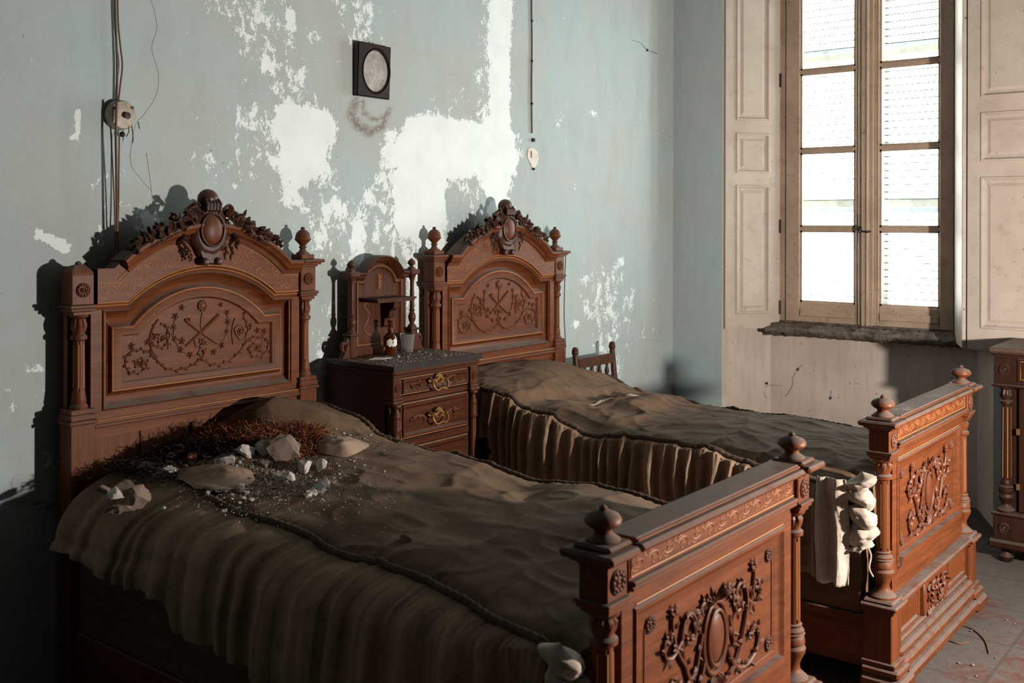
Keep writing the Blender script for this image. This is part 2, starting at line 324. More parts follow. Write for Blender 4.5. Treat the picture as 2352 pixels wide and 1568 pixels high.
# back wall: fine grid that carries where the paint has come away
STROKES = [  # (u1, v1, u2, v2, radius, strength) on the wall, photo pixels of the painted face
 (600, -60, 610, 60, 42, .62), (605, 60, 615, 165, 32, .62), (560, 70, 575, 130, 28, .5), (668, 30, 666, 100, 13, .75), (715, 75, 725, 90, 18, .55), (840, 10, 828, 70, 26, .55), (770, 0, 790, 25, 16, .55),
 (790, 90, 860, 100, 30, .42), (640, 110, 600, 190, 50, .40), (560, 180, 640, 215, 30, .45), (680, 185, 700, 225, 32, .60), (560, 265, 650, 285, 32, .64), (600, 300, 640, 310, 30, .56),
 (665, 280, 725, 290, 40, 1.0), (700, 300, 690, 370, 50, 1.05), (650, 370, 700, 400, 36, .85), (668, 400, 672, 455, 26, .9), (735, 370, 742, 420, 16, .65), (740, 310, 745, 350, 20, .6),
 (480, 395, 600, 415, 26, .46), (520, 340, 600, 400, 60, .36), (700, 480, 745, 520, 26, .5), (745, 515, 735, 600, 30, .5), (770, 470, 800, 510, 24, .66), (830, 500, 818, 600, 18, .95), (812, 600, 812, 660, 22, .6),
 (870, 420, 835, 480, 30, .72), (880, 470, 800, 500, 34, .62), (905, 320, 895, 370, 24, .8), (960, 300, 1150, 330, 34, 1.05), (950, 350, 1140, 360, 46, 1.1), (960, 400, 955, 500, 44, 1.1), (990, 380, 985, 500, 32, 1.1),
 (985, 500, 990, 620, 28, 1.05), (930, 500, 955, 600, 24, .62), (966, 640, 966, 800, 16, .9), (940, 640, 950, 720, 22, .55), (900, 440, 900, 520, 44, .60), (1150, 0, 1145, 120, 22, 1.1), (1145, 120, 1150, 300, 20, 1.1), (1132, 300, 1140, 420, 30, 1.0), (1148, 420, 1140, 480, 24, .8),
 (1095, 290, 1130, 240, 26, .5), (1100, 170, 1125, 190, 16, .6), (1060, 420, 1110, 430, 30, .55), (1060, 470, 1090, 500, 30, .45), (1120, 40, 1130, 120, 14, .6), (1290, 260, 1280, 290, 8, .62), (1362, 258, 1366, 264, 6, .9), (1420, 600, 1400, 650, 14, .5),
 (1395, 650, 1375, 720, 34, .62), (1390, 720, 1380, 790, 26, .46), (1348, 690, 1350, 725, 10, .75), (1325, 742, 1318, 748, 7, .8), (1455, 665, 1450, 710, 9, .6), (1430, 700, 1420, 760, 18, .45), (1416, 820, 1420, 890, 9, .7),
 (90, 540, 150, 568, 11, 1.0), (265, 480, 300, 525, 34, .52), (250, 404, 288, 396, 9, .75), (181, 258, 183, 325, 3.5, 1.2), (164, 315, 176, 320, 5, 1.1), (300, 480, 345, 505, 16, .62), (235, 560, 255, 480, 14, .6), (60, 850, 100, 845, 10, .7),
 (720, 620, 745, 720, 26, .46), (735, 760, 745, 840, 16, .6), (10, 160, 16, 158, 5, .9), (30, 610, 30, 625, 5, .8), (105, 1000, 120, 1080, 20, .42), (80, 900, 110, 930, 20, .40), (20, 900, 30, 960, 10, .5)]
STROKES += [(690, 460, 800, 560, 50, .40), (600, 300, 560, 420, 50, .36), (780, 520, 880, 560, 40, .42), (640, 160, 720, 260, 40, .40), (1040, 250, 1120, 280, 40, .38), (1000, 420, 1120, 500, 60, .40), (760, 560, 800, 640, 40, .42), (1370, 640, 1440, 760, 50, .36), (230, 440, 340, 540, 50, .34), (900, 520, 960, 640, 40, .42), (850, 0, 800, 90, 50, .38), (520, 20, 640, 120, 60, .36), (1130, 0, 1120, 280, 22, .52), (720, 330, 760, 430, 30, .5), (470, 380, 500, 420, 30, .40)]
STROKES = [(a, b, c, d, r, st * 1.35 if st > .95 else st * .98) for a, b, c, d, r, st in STROKES]
STAIN = [(818, 232, 806, 262, 9, .9), (806, 262, 822, 288, 9, 1), (822, 288, 850, 303, 9, 1.1), (850, 303, 878, 290, 7, 1), (878, 290, 895, 250, 5, .9), (836, 232, 836, 262, 3.5, 1), (836, 262, 860, 275, 4, 1), (860, 275, 885, 268, 4, 1), (30, 1150, 130, 1165, 6, .6)]
GHOST = [(790, 110, 780, 290, 44, 1.0), (905, 120, 900, 290, 40, .9), (840, 250, 850, 310, 50, .9), (780, 100, 900, 110, 16, 1)]
xs = [XL] + [-6 + .5 * i for i in range(2)] + [-5.0 + .0175 * i for i in range(int(5.0 / .0175))] + [0.0]
zs = [ZF] + [.02 + .0175 * i for i in range(int(3.0 / .0175))] + [3.4, ZC]
gx, gz = np.meshgrid(np.array(xs), np.array(zs)); sh = gx.shape
YW = -.03      # painted face of the back wall
dP = np.stack([gx - CAM.x, 0 * gx + YW - CAM.y, gz - CAM.z], -1)
dz_ = dP @ np.array(cF); dz_ = np.where(dz_ < .3, .3, dz_); pu = 1176 + FPX * (dP @ np.array(cR)) / dz_; pv = PY - FPX * (dP @ np.array(cU)) / dz_
def field(strokes, lo=.30, hi=1.95):
    f = np.zeros(sh)
    for u1, v1, u2, v2, r, st in strokes:
        du, dv = u2 - u1, v2 - v1; L2 = du * du + dv * dv + 1e-9
        t_ = np.clip(((pu - u1) * du + (pv - v1) * dv) / L2, 0, 1); d = np.hypot(pu - u1 - t_ * du, pv - v1 - t_ * dv) / r
        k = np.clip((d - lo) / (hi - lo), 0, 1); k = 1 - k * k * (3 - 2 * k); f = np.maximum(f, st * k)
    return f
wb = MB(); wb.rows([[(xs[i], YW, zs[j]) for i in range(len(xs))] for j in range(len(zs))]); nfront = len(wb.v)
wb.box(XL, .3, YW + .001, .3, ZF, ZC)
wallb = struct(build('wall_back', wb, 'bluewall', smooth=0))
for nm, st in (('peel', STROKES), ('stain', STAIN), ('ghost', GHOST)):
    a = wallb.data.attributes.new(nm, 'FLOAT', 'POINT'); arr = np.zeros(len(wallb.data.vertices), np.float32); arr[:nfront] = field(st).ravel(); a.data.foreach_set('value', arr)
# hairline cracks in the paint
for pts in ([(345, -10), (362, 60), (348, 110), (366, 170), (358, 220), (330, 265), (312, 290), (300, 370), (325, 410), (350, 440)], [(338, 350), (345, 400), (352, 470)], [(1400, 790), (1470, 780), (1530, 786)], [(0, 1205), (60, 1190), (135, 1170)]):
    P = [pix(u + R_.uniform(-2, 2), v, 1, YW - .0004) for u, v in pts]
    build('crack', MB().tube(spline(P, 6), .0007, 4), 'crack', wallb)
# right wall with the splayed window niche
NA, NB, ND, NT_ = -.378, -1.955, .35, 3.3
NAi, NBi = -.544, -1.788
def vprism(mb, poly, z0, z1, mats):
    n = len(poly)
    for k in range(n):
        mb.k = mats[k]; a, b = poly[k], poly[(k + 1) % n]; mb.add([(*a, z0), (*b, z0), (*b, z1), (*a, z1)], [(0, 1, 2, 3)])
    mb.k = 0; mb.add([(*p, z0) for p in poly], [tuple(range(n))[::-1]]); mb.add([(*p, z1) for p in poly], [tuple(range(n))])
wr = MB()
vprism(wr, [(0, .3), (0, NA), (ND, NAi), (ND + .1, NAi), (ND + .1, .3)], ZF, ZC, [0, 1, 1, 0, 0])
vprism(wr, [(0, NB), (0, YFR), (ND + .1, YFR), (ND + .1, NBi), (ND, NBi)], ZF, ZC, [0, 0, 0, 1, 1])
vprism(wr, [(0, NA), (0, NB), (ND + .1, NBi), (ND + .1, NAi)], NT_, ZC, [0, 1, 0, 1])
vprism(wr, [(ND, NAi), (ND, NBi), (ND + .1, NBi), (ND + .1, NAi)], ZF, .925, [1, 1, 1, 1])
struct(build('wall_right', wr, ['bluewall', 'pinkwall'], smooth=0))

# ------------------------------------------------------------------ window
wf = MB()
for y0, y1 in ((-.665, NAi + .02), (NBi - .02, -1.675)): wf.cbox(.31, .44, min(y0, y1), max(y0, y1), .93, NT_, .006)
wf.cbox(.31, .44, -1.68, -.66, 3.09, NT_, .006); wf.cbox(.325, .44, -1.68, -.66, .915, .948, .004)
for y0, y1 in ((-.63, -.612), (-1.735, -1.71)): wf.cbox(.292, .315, y0, y1, .95, 3.2, .003)
win = struct(build('window_1', wf, 'frame'))
ZR = [1.072, 1.528, 2.012, 2.503, 2.985]
def sash(yA, yB, pA, pB):
    s_ = MB(); s_.cbox(.298, .345, yA, pA, .95, 3.085, .004); s_.cbox(.298, .345, pB, yB, .95, 3.085, .004)
    s_.cbox(.300, .345, pA, pB, .95, ZR[0], .004); s_.cbox(.300, .345, pA, pB, ZR[-1], 3.085, .004); s_.cbox(.288, .300, pA + .004, pB - .004, .985, 1.03, .005)
    so = build('sash', s_, 'frame', win)
    for k in range(4):
        if k: build('muntin', MB().prism([(pA, ZR[k] - .011), (pB, ZR[k] - .011), (pB, ZR[k] + .011), (pA, ZR[k] + .011)], .303, .34), 'frame', so)
        z0, z1 = ZR[k] + (.011 if k else 0), ZR[k + 1] - (.011 if k < 3 else 0)
        build('pane', MB().box(.322, .325, pA, pB, z0, z1), 'pane', so, 0)
        g = MB()
        for a, b, c, d in ((pA, pA + .012, z0, z1), (pB - .012, pB, z0, z1), (pA, pB, z0, z0 + .012), (pA, pB, z1 - .012, z1)): g.box(.309, .321, a, b, c, d)
        build('glazing_bead', g, 'frame', so)
# muntins were drawn in x/z by prism: rebuild them along the wall instead
sash(-1.235, -.665, -1.105, -.757); sash(-1.675, -1.236, -1.595, -1.250)
for o in [o for o in win.children_recursive if o.name.startswith('muntin')]:
    o.data = o.data.copy(); me = o.data
    for v in me.vertices: x, y, z = v.co; v.co = (y, x, z)
cs = MB(); cs.cbox(.282, .300, -1.222, -1.128, .95, 3.085, .004); cs.cbox(.270, .284, -1.200, -1.150, .95, 3.085, .005); cs.tube([(.268, -1.162, .95), (.268, -1.162, 3.08)], .006, 8); cs.tube([(.268, -1.188, .95), (.268, -1.188, 3.08)], .006, 8)
build('cover_strip', cs, 'frame', win)
lt = MB(); lt.ball((.262, -1.145, 1.525), (.012, .016, .022)); lt.tube([(.262, -1.145, 1.52), (.245, -1.16, 1.515), (.245, -1.20, 1.51), (.26, -1.215, 1.515)], .006, 8); lt.tube([(.272, -1.128, 1.44), (.272, -1.128, 1.62)], .004, 6)
build('latch', lt, 'iron', win)
# sill: crumbling ledge
def sill():
    b = MB(); rows = []
    prof = [(.345, .855), (.262, .862), (.235, .868), (.205, .885), (.198, .902), (.21, .918), (.235, .920), (.245, .938), (.29, .940), (.30, .952), (.345, .955)]
    n = 120
    for i in range(n + 1):
        t_ = i / n; y = -.475 - t_ * (1.80 - .475); ch = max(0, 1 - (t_ / .07)) if t_ < .07 else 0
        r = []
        for j, (x, z) in enumerate(prof):
            k = fbm(y * 9, j * .7, 3, 4); k2 = fbm(y * 30, j * 1.3, 8, 3)
            f = 0 if j in (0, len(prof) - 1) else 1
            r.append((x + f * (.010 * k + .006 * k2 + ch * .07 * (1 if j < 8 else .3)), y, z + f * (.010 * k2 + .006 * k)))
        rows.append(r)
    b.rows(rows); m_ = len(prof); b.f += [tuple(range(m_)), tuple(range(n * m_, n * m_ + m_))]; b.mi += [0, 0]
    return b
struct(build('trim_1', sill(), 'sill', smooth=50))
# exterior louvred blind, glowing with the daylight behind it
blind = thing('louvred_blind', 'white louvred exterior blind glowing with daylight behind the window panes', 'blind', (0, 0, 0))
bf = MB()
for a, b_ in ((-.70, -.60), (-1.14, -1.09), (-1.25, -1.15), (-1.74, -1.67)): bf.cbox(.47, .50, a, b_, .96, 3.2, .003)
for z in (.96, 1.66, 2.58): bf.cbox(.475, .495, -1.72, -.62, z, z + (.11 if z < 1 else .05), .003)
build('blind_frame', bf, 'blindframe', blind)
sl = MB(); sl.k = 0; sl.prism([(-.018, -.022), (-.012, -.024), (.020, .018), (.014, .022)], -.235, .235); sl.k = 1; sl.box(-.0195, -.012, -.235, .235, -.0275, -.0215)  # second box: dark strip added along the lower edge as a shade line
first = None
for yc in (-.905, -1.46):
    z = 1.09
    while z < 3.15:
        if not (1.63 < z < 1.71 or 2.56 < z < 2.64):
            o = build('slat', sl, ['slat', 'slatshade'], blind, 0, key='slat'); o.location = (.488, yc, z)
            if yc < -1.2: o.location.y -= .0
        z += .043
# ------------------------------------------------------------------ interior shutters
def shutter_leaf(parent, wd, z0, z1, panels, xa, xb, th=.028):
    b = MB(); zs_ = [z0] + [q for p in panels for q in p] + [z1]
    b.box(0, xa, 0, th, z0, z1); b.box(xb, wd, 0, th, z0, z1)
    for k in range(0, len(zs_), 2):
        if zs_[k + 1] > zs_[k]: b.box(xa, xb, 0, th, zs_[k], zs_[k + 1])
    build('rails', b, 'shutter', parent, 0)
    for a, c in panels:
        f = MB(); loop = [(xa, a), (xb, a), (xb, c), (xa, c)]
        f.sweep(loop, [(0, 0), (.003, -.007), (.010, -.008), (.016, -.002), (.020, .006), (.034, .008), (.052, .000)], True)
        f.box(xa + .05, xb - .05, 0.0, .012, a + .05, c - .05)
        build('panel', f, 'shutter', parent, 25)
zL = lambda v: pix(1730, v, 0, .15).z
zRt = lambda v: pix(2300, v, 0, -.03).z
sA = thing('folding_shutter', 'cream panelled shutter folded back over the reveal beside the blue wall', 'shutter', (-.004, -.402, 0), math.atan2(-.228, .292))
shutter_leaf(sA, .37, .903, 3.2, [(zL(720), zL(425)), (zL(398), zL(306)), (zL(277), zL(-45)), (zL(-75), 3.12)], .07, .30)
for z in (.99, 1.50, 2.42): build('hinge', MB().tube([(.372, -.004, z), (.372, -.004, z + .085)], .007, 8), 'iron', sA)
sB = thing('folding_shutter', 'cream panelled shutter swung out against the wall above the cabinet', 'shutter', (-.035, -1.832, 0), -PI / 2)
shutter_leaf(sB, .40, .892, 3.2, [(zRt(757), zRt(405)), (zRt(370), zRt(255)), (zRt(221), zRt(-45)), (zRt(-75), 3.12)], .065, .33)
build('knob', MB().lathe([(.003, 0), (.006, -.004), (.009, -.012), (.007, -.018), (.002, -.02)], .35, 0, 10, axis='y', cz=zRt(532)), 'iron', sB)
lf = MB(); lf.cbox(0, .335, 0, .024, .892, 3.2, .003); o = build('folded_leaf', lf, 'shutter', sB)
o.rotation_euler = (0, 0, math.atan2(.125, .32) + PI / 2)
# world direction of the folded leaf: from the hinge corner back into the niche
ax = Vector((.32, .125, 0)); loc = sB.matrix_basis.inverted() @ Vector((-.022, -1.826, 0)); o.location = loc

# ================================================================== beds
BW, BL = .95, 2.0613
BX = {1: (-4.083, -.1475), 2: (-2.3405, -.1325)}
CX = .475
def arch(half, zk, apex, ch, zb=None, n=26):
    rise = apex - zk; Rr = (half * half + rise * rise) / (2 * rise); zc = apex - Rr; a0 = math.asin(half / Rr)
    P = [(CX - ch, zk)] if ch > half else []
    P += [(CX + Rr * math.sin(-a0 + 2 * a0 * i / n), zc + Rr * math.cos(-a0 + 2 * a0 * i / n)) for i in range(n + 1)]
    if ch > half: P.append((CX + ch, zk))
    if zb is not None: P = [(CX - ch, zb)] + P + [(CX + ch, zb)]
    return P
A_TOP = arch(.363, 1.40, 1.545, .424)
A_G1 = arch(.352, 1.361, 1.503, .424)
A_G3 = arch(.312, 1.286, 1.400, .424)
L_OUT = arch(.312, 1.262, 1.378, .40, .925)
L_G5 = arch(.2775, 1.196, 1.318, .355, .985)
L_INN = arch(.25, 1.166, 1.279, .312, 1.012)
def xz(path, y): return [(x, y, z) for x, z in path]
def flower(b, p, r, nrm, up_, petals=6):
    p = Vector(p); nrm = Vector(nrm); e1 = Vector(up_); e2 = e1.cross(nrm)
    for k in range(petals):
        a = 2 * PI * k / petals; d = e1 * math.cos(a) + e2 * math.sin(a); b.leaf(p + d * r * .2, d + nrm * .25, r * .85, r * .6, nrm, .35)
    b.ball(p + nrm * r * .2, r * .28, 8, 5)
def rosette_mb(r=.024):
    b = MB(); b.lathe([(r, 0), (r, -.003), (r * .93, -.005), (r * .82, -.002)], 0, 0, 24, axis='y')
    for k in range(10):
        a = 2 * PI * k / 10; b.ball((math.cos(a) * r * .68, -.003, math.sin(a) * r * .68), (r * .2, .004, r * .2), 8, 5)
    b.lathe([(r * .42, 0), (r * .42, -.005), (r * .32, -.007), (r * .2, -.004), (r * .12, -.006), (.0005, -.007)], 0, 0, 16, axis='y'); return b
def column_prof(z0, zs0, zs1, z1, r):
    return [(r * 1.45, z0), (r * 1.5, z0 + .008), (r * 1.15, z0 + .018), (r * 1.25, z0 + .024), (r * 1.02, zs0), (r, zs0 + .001), (r * .94, zs1 - .001), (r * .94, zs1), (r * 1.35, zs1 + .006), (r * 1.35, zs1 + .016), (r * 1.0, zs1 + .022), (r * 1.0, zs1 + .026), (r * 1.3, zs1 + .036), (r * 1.4, zs1 + .052), (r * 1.1, z1 - .014), (r * 1.5, z1 - .008), (r * 1.6, z1)]
def fluted(b, z0, zs0, zs1, z1, r, cx=0, cy=0):
    """column with shaft flutes (gilt grooves on material slot 1)"""
    P = column_prof(z0, zs0, zs1, z1, r); cut = [i for i, p in enumerate(P) if p[1] >= zs0]
    lo = [p for p in P if p[1] <= zs0 + .0011]; hi = [p for p in P if p[1] >= zs1 - .0011]
    b.k = 0; b.lathe(lo, cx, cy, 24); b.lathe(hi, cx, cy, 24, flute=(zs1 + .03, z1 - .012, 8, .22))
    n = 36; vs = []; fs0 = []; fs1 = []
    for zz, rr in ((zs0, r), (zs1, r * .94)):
        for k in range(n):
            g = (k % 6 == 0); a = 2 * PI * k / n; q = rr * (.86 if g else 1.0); vs.append((cx + q * math.cos(a), cy + q * math.sin(a), zz))
    for k in range(n): fs0.append((k, (k + 1) % n, n + (k + 1) % n, n + k))
    b.add(vs, fs0)
    b.k = 1
    for k in range(0, n, 6):
        a = 2 * PI * k / n; b.tube([(cx + r * .93 * math.cos(a), cy + r * .93 * math.sin(a), zs0 + .012), (cx + r * .875 * math.cos(a), cy + r * .875 * math.sin(a), zs1 - .012)], r * .085, 4)
    b.k = 0; return b
def finial_head():
    return MB().lathe([(.027, 1.428), (.027, 1.434), (.016, 1.440), (.011, 1.452), (.017, 1.458), (.011, 1.463), (.016, 1.470), (.030, 1.484), (.0335, 1.489), (.031, 1.491), (.030, 1.500), (.026, 1.514), (.016, 1.524), (.007, 1.528), (.009, 1.534), (.006, 1.538), (.001, 1.539)], 0, .035, 24)
def finial_foot():
    return MB().lathe([(.036, .905), (.036, .909), (.028, .915), (.019, .921), (.019, .928), (.030, .934), (.0385, .942), (.039, .949), (.033, .958), (.020, .964), (.008, .967), (.009, .972), (.004, .977), (.001, .978)], 0, .035, 28)
def head_post_mb(broken=False, inner=1):
    b = MB(); Q = lambda x, y0, y1, z0, z1, c: b.cbox(-x if inner > 0 else -min(x, .040), min(x, .040) if inner > 0 else x, y0, y1, z0, z1, c)
    b.cbox(-.043, .043, -.003, .068, ZF, .893, .003); b.cbox(-.050, .050, -.010, .072, .893, .905, .003); b.cbox(-.047, .047, -.007, .070, .905, .925, .004); b.cbox(-.043, .043, -.003, .068, .925, .942, .003)
    b.box(-.030, .030, .045, .068, .94, 1.262)
    b.cbox(-.034, .034, .0, .068, 1.250, 1.262, .002); b.cbox(-.044, .044, -.006, .070, 1.262, 1.272, .003); b.cbox(-.048, .048, -.010, .072, 1.272, 1.283, .003)
    if broken:
        b.cbox(-.039, .039, 0, .068, 1.283, 1.383, .003)
        rows = []
        for j in range(6):
            t_ = j / 5; q = math.cos(t_ * 1.35); rows.append([((.038 * q + .004 * fbm(k, j)) * (1 if k in (1, 2) else -1), .034 + .033 * q * (1 if k in (2, 3) else -1), 1.383 + .035 * t_ + .006 * fbm(k * 2.2, j * .9, 5)) for k in range(4)])
        b.rows(rows, True); o_ = len(b.v); b.f.append((o_ - 4, o_ - 3, o_ - 2, o_ - 1)); b.mi.append(0)
        b.ball((.0, .03, 1.415), (.012, .012, .012), 8, 5)
    else:
        Q(.039, 0, .068, 1.283, 1.381, .003); Q(.045, -.006, .070, 1.380, 1.389, .002); Q(.056, -.016, .074, 1.388, 1.397, .003); Q(.068, -.026, .078, 1.396, 1.410, .005); b.cbox(-.034, .034, .002, .068, 1.410, 1.429, .003)
    return b
def foot_post_mb(upper=False, inner=1):
    # local y: 0 is the outer face (towards the foot), + goes to the head
    b = MB(); F = lambda x, y0, y1, z0, z1, c=.003: b.cbox(-x, x, y0, y1, z0, z1, c)
    if upper:
        F = lambda x, y0, y1, z0, z1, c=.003: b.cbox(-x if inner > 0 else -min(x, .040), min(x, .040) if inner > 0 else x, y0, y1, z0, z1, c)
        F(.033, 0, .07, .762, .773, .002); F(.043, -.006, .075, .772, .783); F(.047, -.010, .078, .782, .791, .002); F(.038, 0, .07, .790, .863)
        F(.044, -.006, .074, .862, .870, .002); F(.056, -.018, .084, .869, .878); F(.072, -.034, .098, .877, .895, .006); F(.050, -.014, .08, .894, .906, .006)
        return b
    F(.05, -.012, .085, .02, .255); F(.056, -.022, .088, .255, .268); F(.064, -.032, .092, .268, .284, .005); F(.054, -.018, .085, .284, .296, .006)
    F(.056, -.025, .09, .075, .092); F(.062, -.040, .09, .045, .075, .008); F(.068, -.055, .092, -.005, .045, .012); F(.05, -.012, .085, -.02, .0)
    return b
# spiral scroll running along a strip: (s, h) with h in -1..1
def scroll_curves(n, pitch):
    out = []
    for i in range(n):
        s0 = (i + .5) * pitch; sg = 1 if i % 2 == 0 else -1; c = []
        for k in range(26):
            a = k / 25 * 2.6 * PI; r = (1 - k / 25 * .86); c.append((s0 + pitch * .36 * r * math.cos(a + PI), sg * .62 * r * math.sin(a + PI)))
        tail = [(s0 - pitch * .36 - pitch * .30, -sg * .60), (s0 - pitch * .5, -sg * .35)]
        out.append(tail + c)
        for q in (-.15, .3): out.append([(s0 + pitch * q, sg * .62), (s0 + pitch * (q + .1), sg * .82), (s0 + pitch * (q + .02), sg * .9)])
        out.append([(s0 - pitch * .42, -sg * .55), (s0 - pitch * .25, -sg * .86), (s0 - pitch * .1, -sg * .80)])
    return out
def frieze_head():
    """scrolls in the arched frieze: mapped between the two arches"""
    b = MB(); lo, hi = A_G3, A_G1; n = len(lo)
    cum = [0.0]
    for i in range(n - 1): cum.append(cum[-1] + math.hypot(lo[i + 1][0] + hi[i + 1][0] - lo[i][0] - hi[i][0], lo[i + 1][1] + hi[i + 1][1] - lo[i][1] - hi[i][1]) / 2)
    def mp(s, h):
        d = s * cum[-1]; i = max(k for k in range(n - 1) if cum[k] <= d + 1e-9); f = (d - cum[i]) / (cum[i + 1] - cum[i])
        a = [lo[i][k] + (lo[i + 1][k] - lo[i][k]) * f for k in (0, 1)]; c = [hi[i][k] + (hi[i + 1][k] - hi[i][k]) * f for k in (0, 1)]
        g = .5 + .36 * h; return (a[0] + (c[0] - a[0]) * g, -.0003, a[1] + (c[1] - a[1]) * g)
    for c in scroll_curves(13, 1 / 13): b.tube([mp(min(max(s, .004), .996), h) for s, h in c], .0014, 4)
    return b
def frieze_foot():
    b = MB(); mp = lambda s, h: (.060 + s, .0056, .842 + .018 * h)
    for c in scroll_curves(13, .83 / 13): b.tube([mp(min(max(s, .004), .826), h) for s, h in c], .0013, 4)
    return b
def cc(x, y):
    """traced carving point of the near headboard's panel, in bed coordinates"""
    p = pix(260 + x * .17007, 660 + y * .17007, 1, BX[1][1] + .036); return (p.x - BX[1][0], .036, p.z)
def panel_carving():
    b = MB()
    S = [([(610, 430), (540, 540), (500, 680), (510, 800), (560, 920), (620, 1010), (700, 1080), (800, 1110), (900, 1105), (1000, 1080), (1090, 1040), (1170, 970), (1225, 900), (1230, 850), (1200, 822), (1168, 850), (1170, 910), (1215, 970), (1300, 1020), (1380, 1045), (1480, 1030), (1600, 970), (1700, 880), (1780, 760), (1812, 650), (1822, 560), (1800, 480), (1770, 400), (1752, 345)], .0036),
      ([(620, 1000), (560, 950), (500, 880), (420, 850), (340, 840), (260, 860), (190, 920), (165, 1000), (180, 1080), (230, 1140), (320, 1155), (420, 1120), (460, 1060), (450, 1000), (400, 970), (330, 980), (295, 1020), (310, 1060), (360, 1070)], .0036),
      ([(1780, 760), (1850, 690), (1940, 660), (2030, 670), (2085, 720), (2100, 800), (2060, 880), (1990, 930), (1900, 930), (1850, 880), (1845, 800), (1900, 770), (1970, 770), (1990, 810), (1950, 850), (1910, 840)], .0036),
      ([(510, 700), (560, 780), (640, 810), (710, 780), (740, 700), (710, 640), (650, 640), (610, 690), (640, 740), (690, 720)], .0034), ([(640, 490), (710, 505), (740, 570), (770, 640), (752, 740), (745, 840)], .004),
      ([(1820, 600), (1780, 690), (1720, 700), (1665, 640), (1640, 560), (1700, 510), (1755, 540), (1755, 610), (1710, 640), (1685, 600)], .0034), ([(1650, 420), (1618, 520), (1608, 640), (1625, 770)], .004),
      ([(970, 430), (1030, 490), (1160, 590), (1300, 690), (1410, 760)], .0052), ([(1425, 365), (1260, 530), (1180, 610), (1080, 700), (980, 790)], .0056), ([(1205, 330), (1190, 440), (1185, 520), (1195, 620)], .0024),
      ([(840, 390), (820, 540), (830, 690), (910, 840), (1040, 910)], .0016), ([(1540, 340), (1552, 460), (1535, 590), (1500, 700), (1380, 850)], .0016), ([(1100, 690), (1112, 780), (1150, 800)], .003), ([(1170, 680), (1182, 750), (1232, 690), (1252, 770)], .003)]
    for P, r in S:
        pts = spline([cc(*p) for p in P], 5); b.tube(pts, [r * (1.15 - .45 * i / len(pts)) for i in range(len(pts))], 6)
    rr = random.Random(3)
    for k, (P, r) in enumerate(S[:5]):       # leaves springing from the vines
        pts = spline([cc(*p) for p in P], 3)
        for i in range(2, len(pts) - 2, 2):
            t_ = (pts[i + 1] - pts[i]).normalized(); sd = Vector((t_.z, 0, -t_.x)) * (1 if (i // 2) % 2 else -1)
            b.leaf(pts[i], t_ + sd * .9 + Vector((0, -.3, 0)), rr.uniform(.011, .018), .008, (0, -1, 0), .5)
    for p in ((930, 270), (840, 390), (820, 540), (830, 690), (930, 720), (910, 840), (1040, 910), (1455, 230), (1540, 340), (1550, 460), (1535, 590), (1470, 780), (1360, 870), (460, 740), (250, 790), (2040, 590), (1950, 580), (1850, 520), (560, 660), (1200, 740), (1020, 440), (670, 700), (1710, 590), (380, 1030), (1945, 810)):
        flower(b, cc(*p), rr.uniform(.011, .015), (0, -1, 0), (math.sin(p[0]), 0, math.cos(p[0])), 5)
    b.lathe([(.019, 0), (.019, -.004), (.014, -.006), (.012, -.003), (.008, -.006), (.0005, -.006)], cc(1205, 245)[0], .036, 18, axis='y', cz=cc(1205, 245)[2])
    for k in range(10):
        a = 2 * PI * k / 10; c = cc(1205, 245); b.ball((c[0] + .019 * math.cos(a), .033, c[2] + .019 * math.sin(a)), .0035, 6, 4)
    b.sweep([(.20, 1.035), (.75, 1.035), (.75, 1.145)], [(-.001, .037), (-.001, .0355), (.001, .0355), (.001, .037)])
    return b
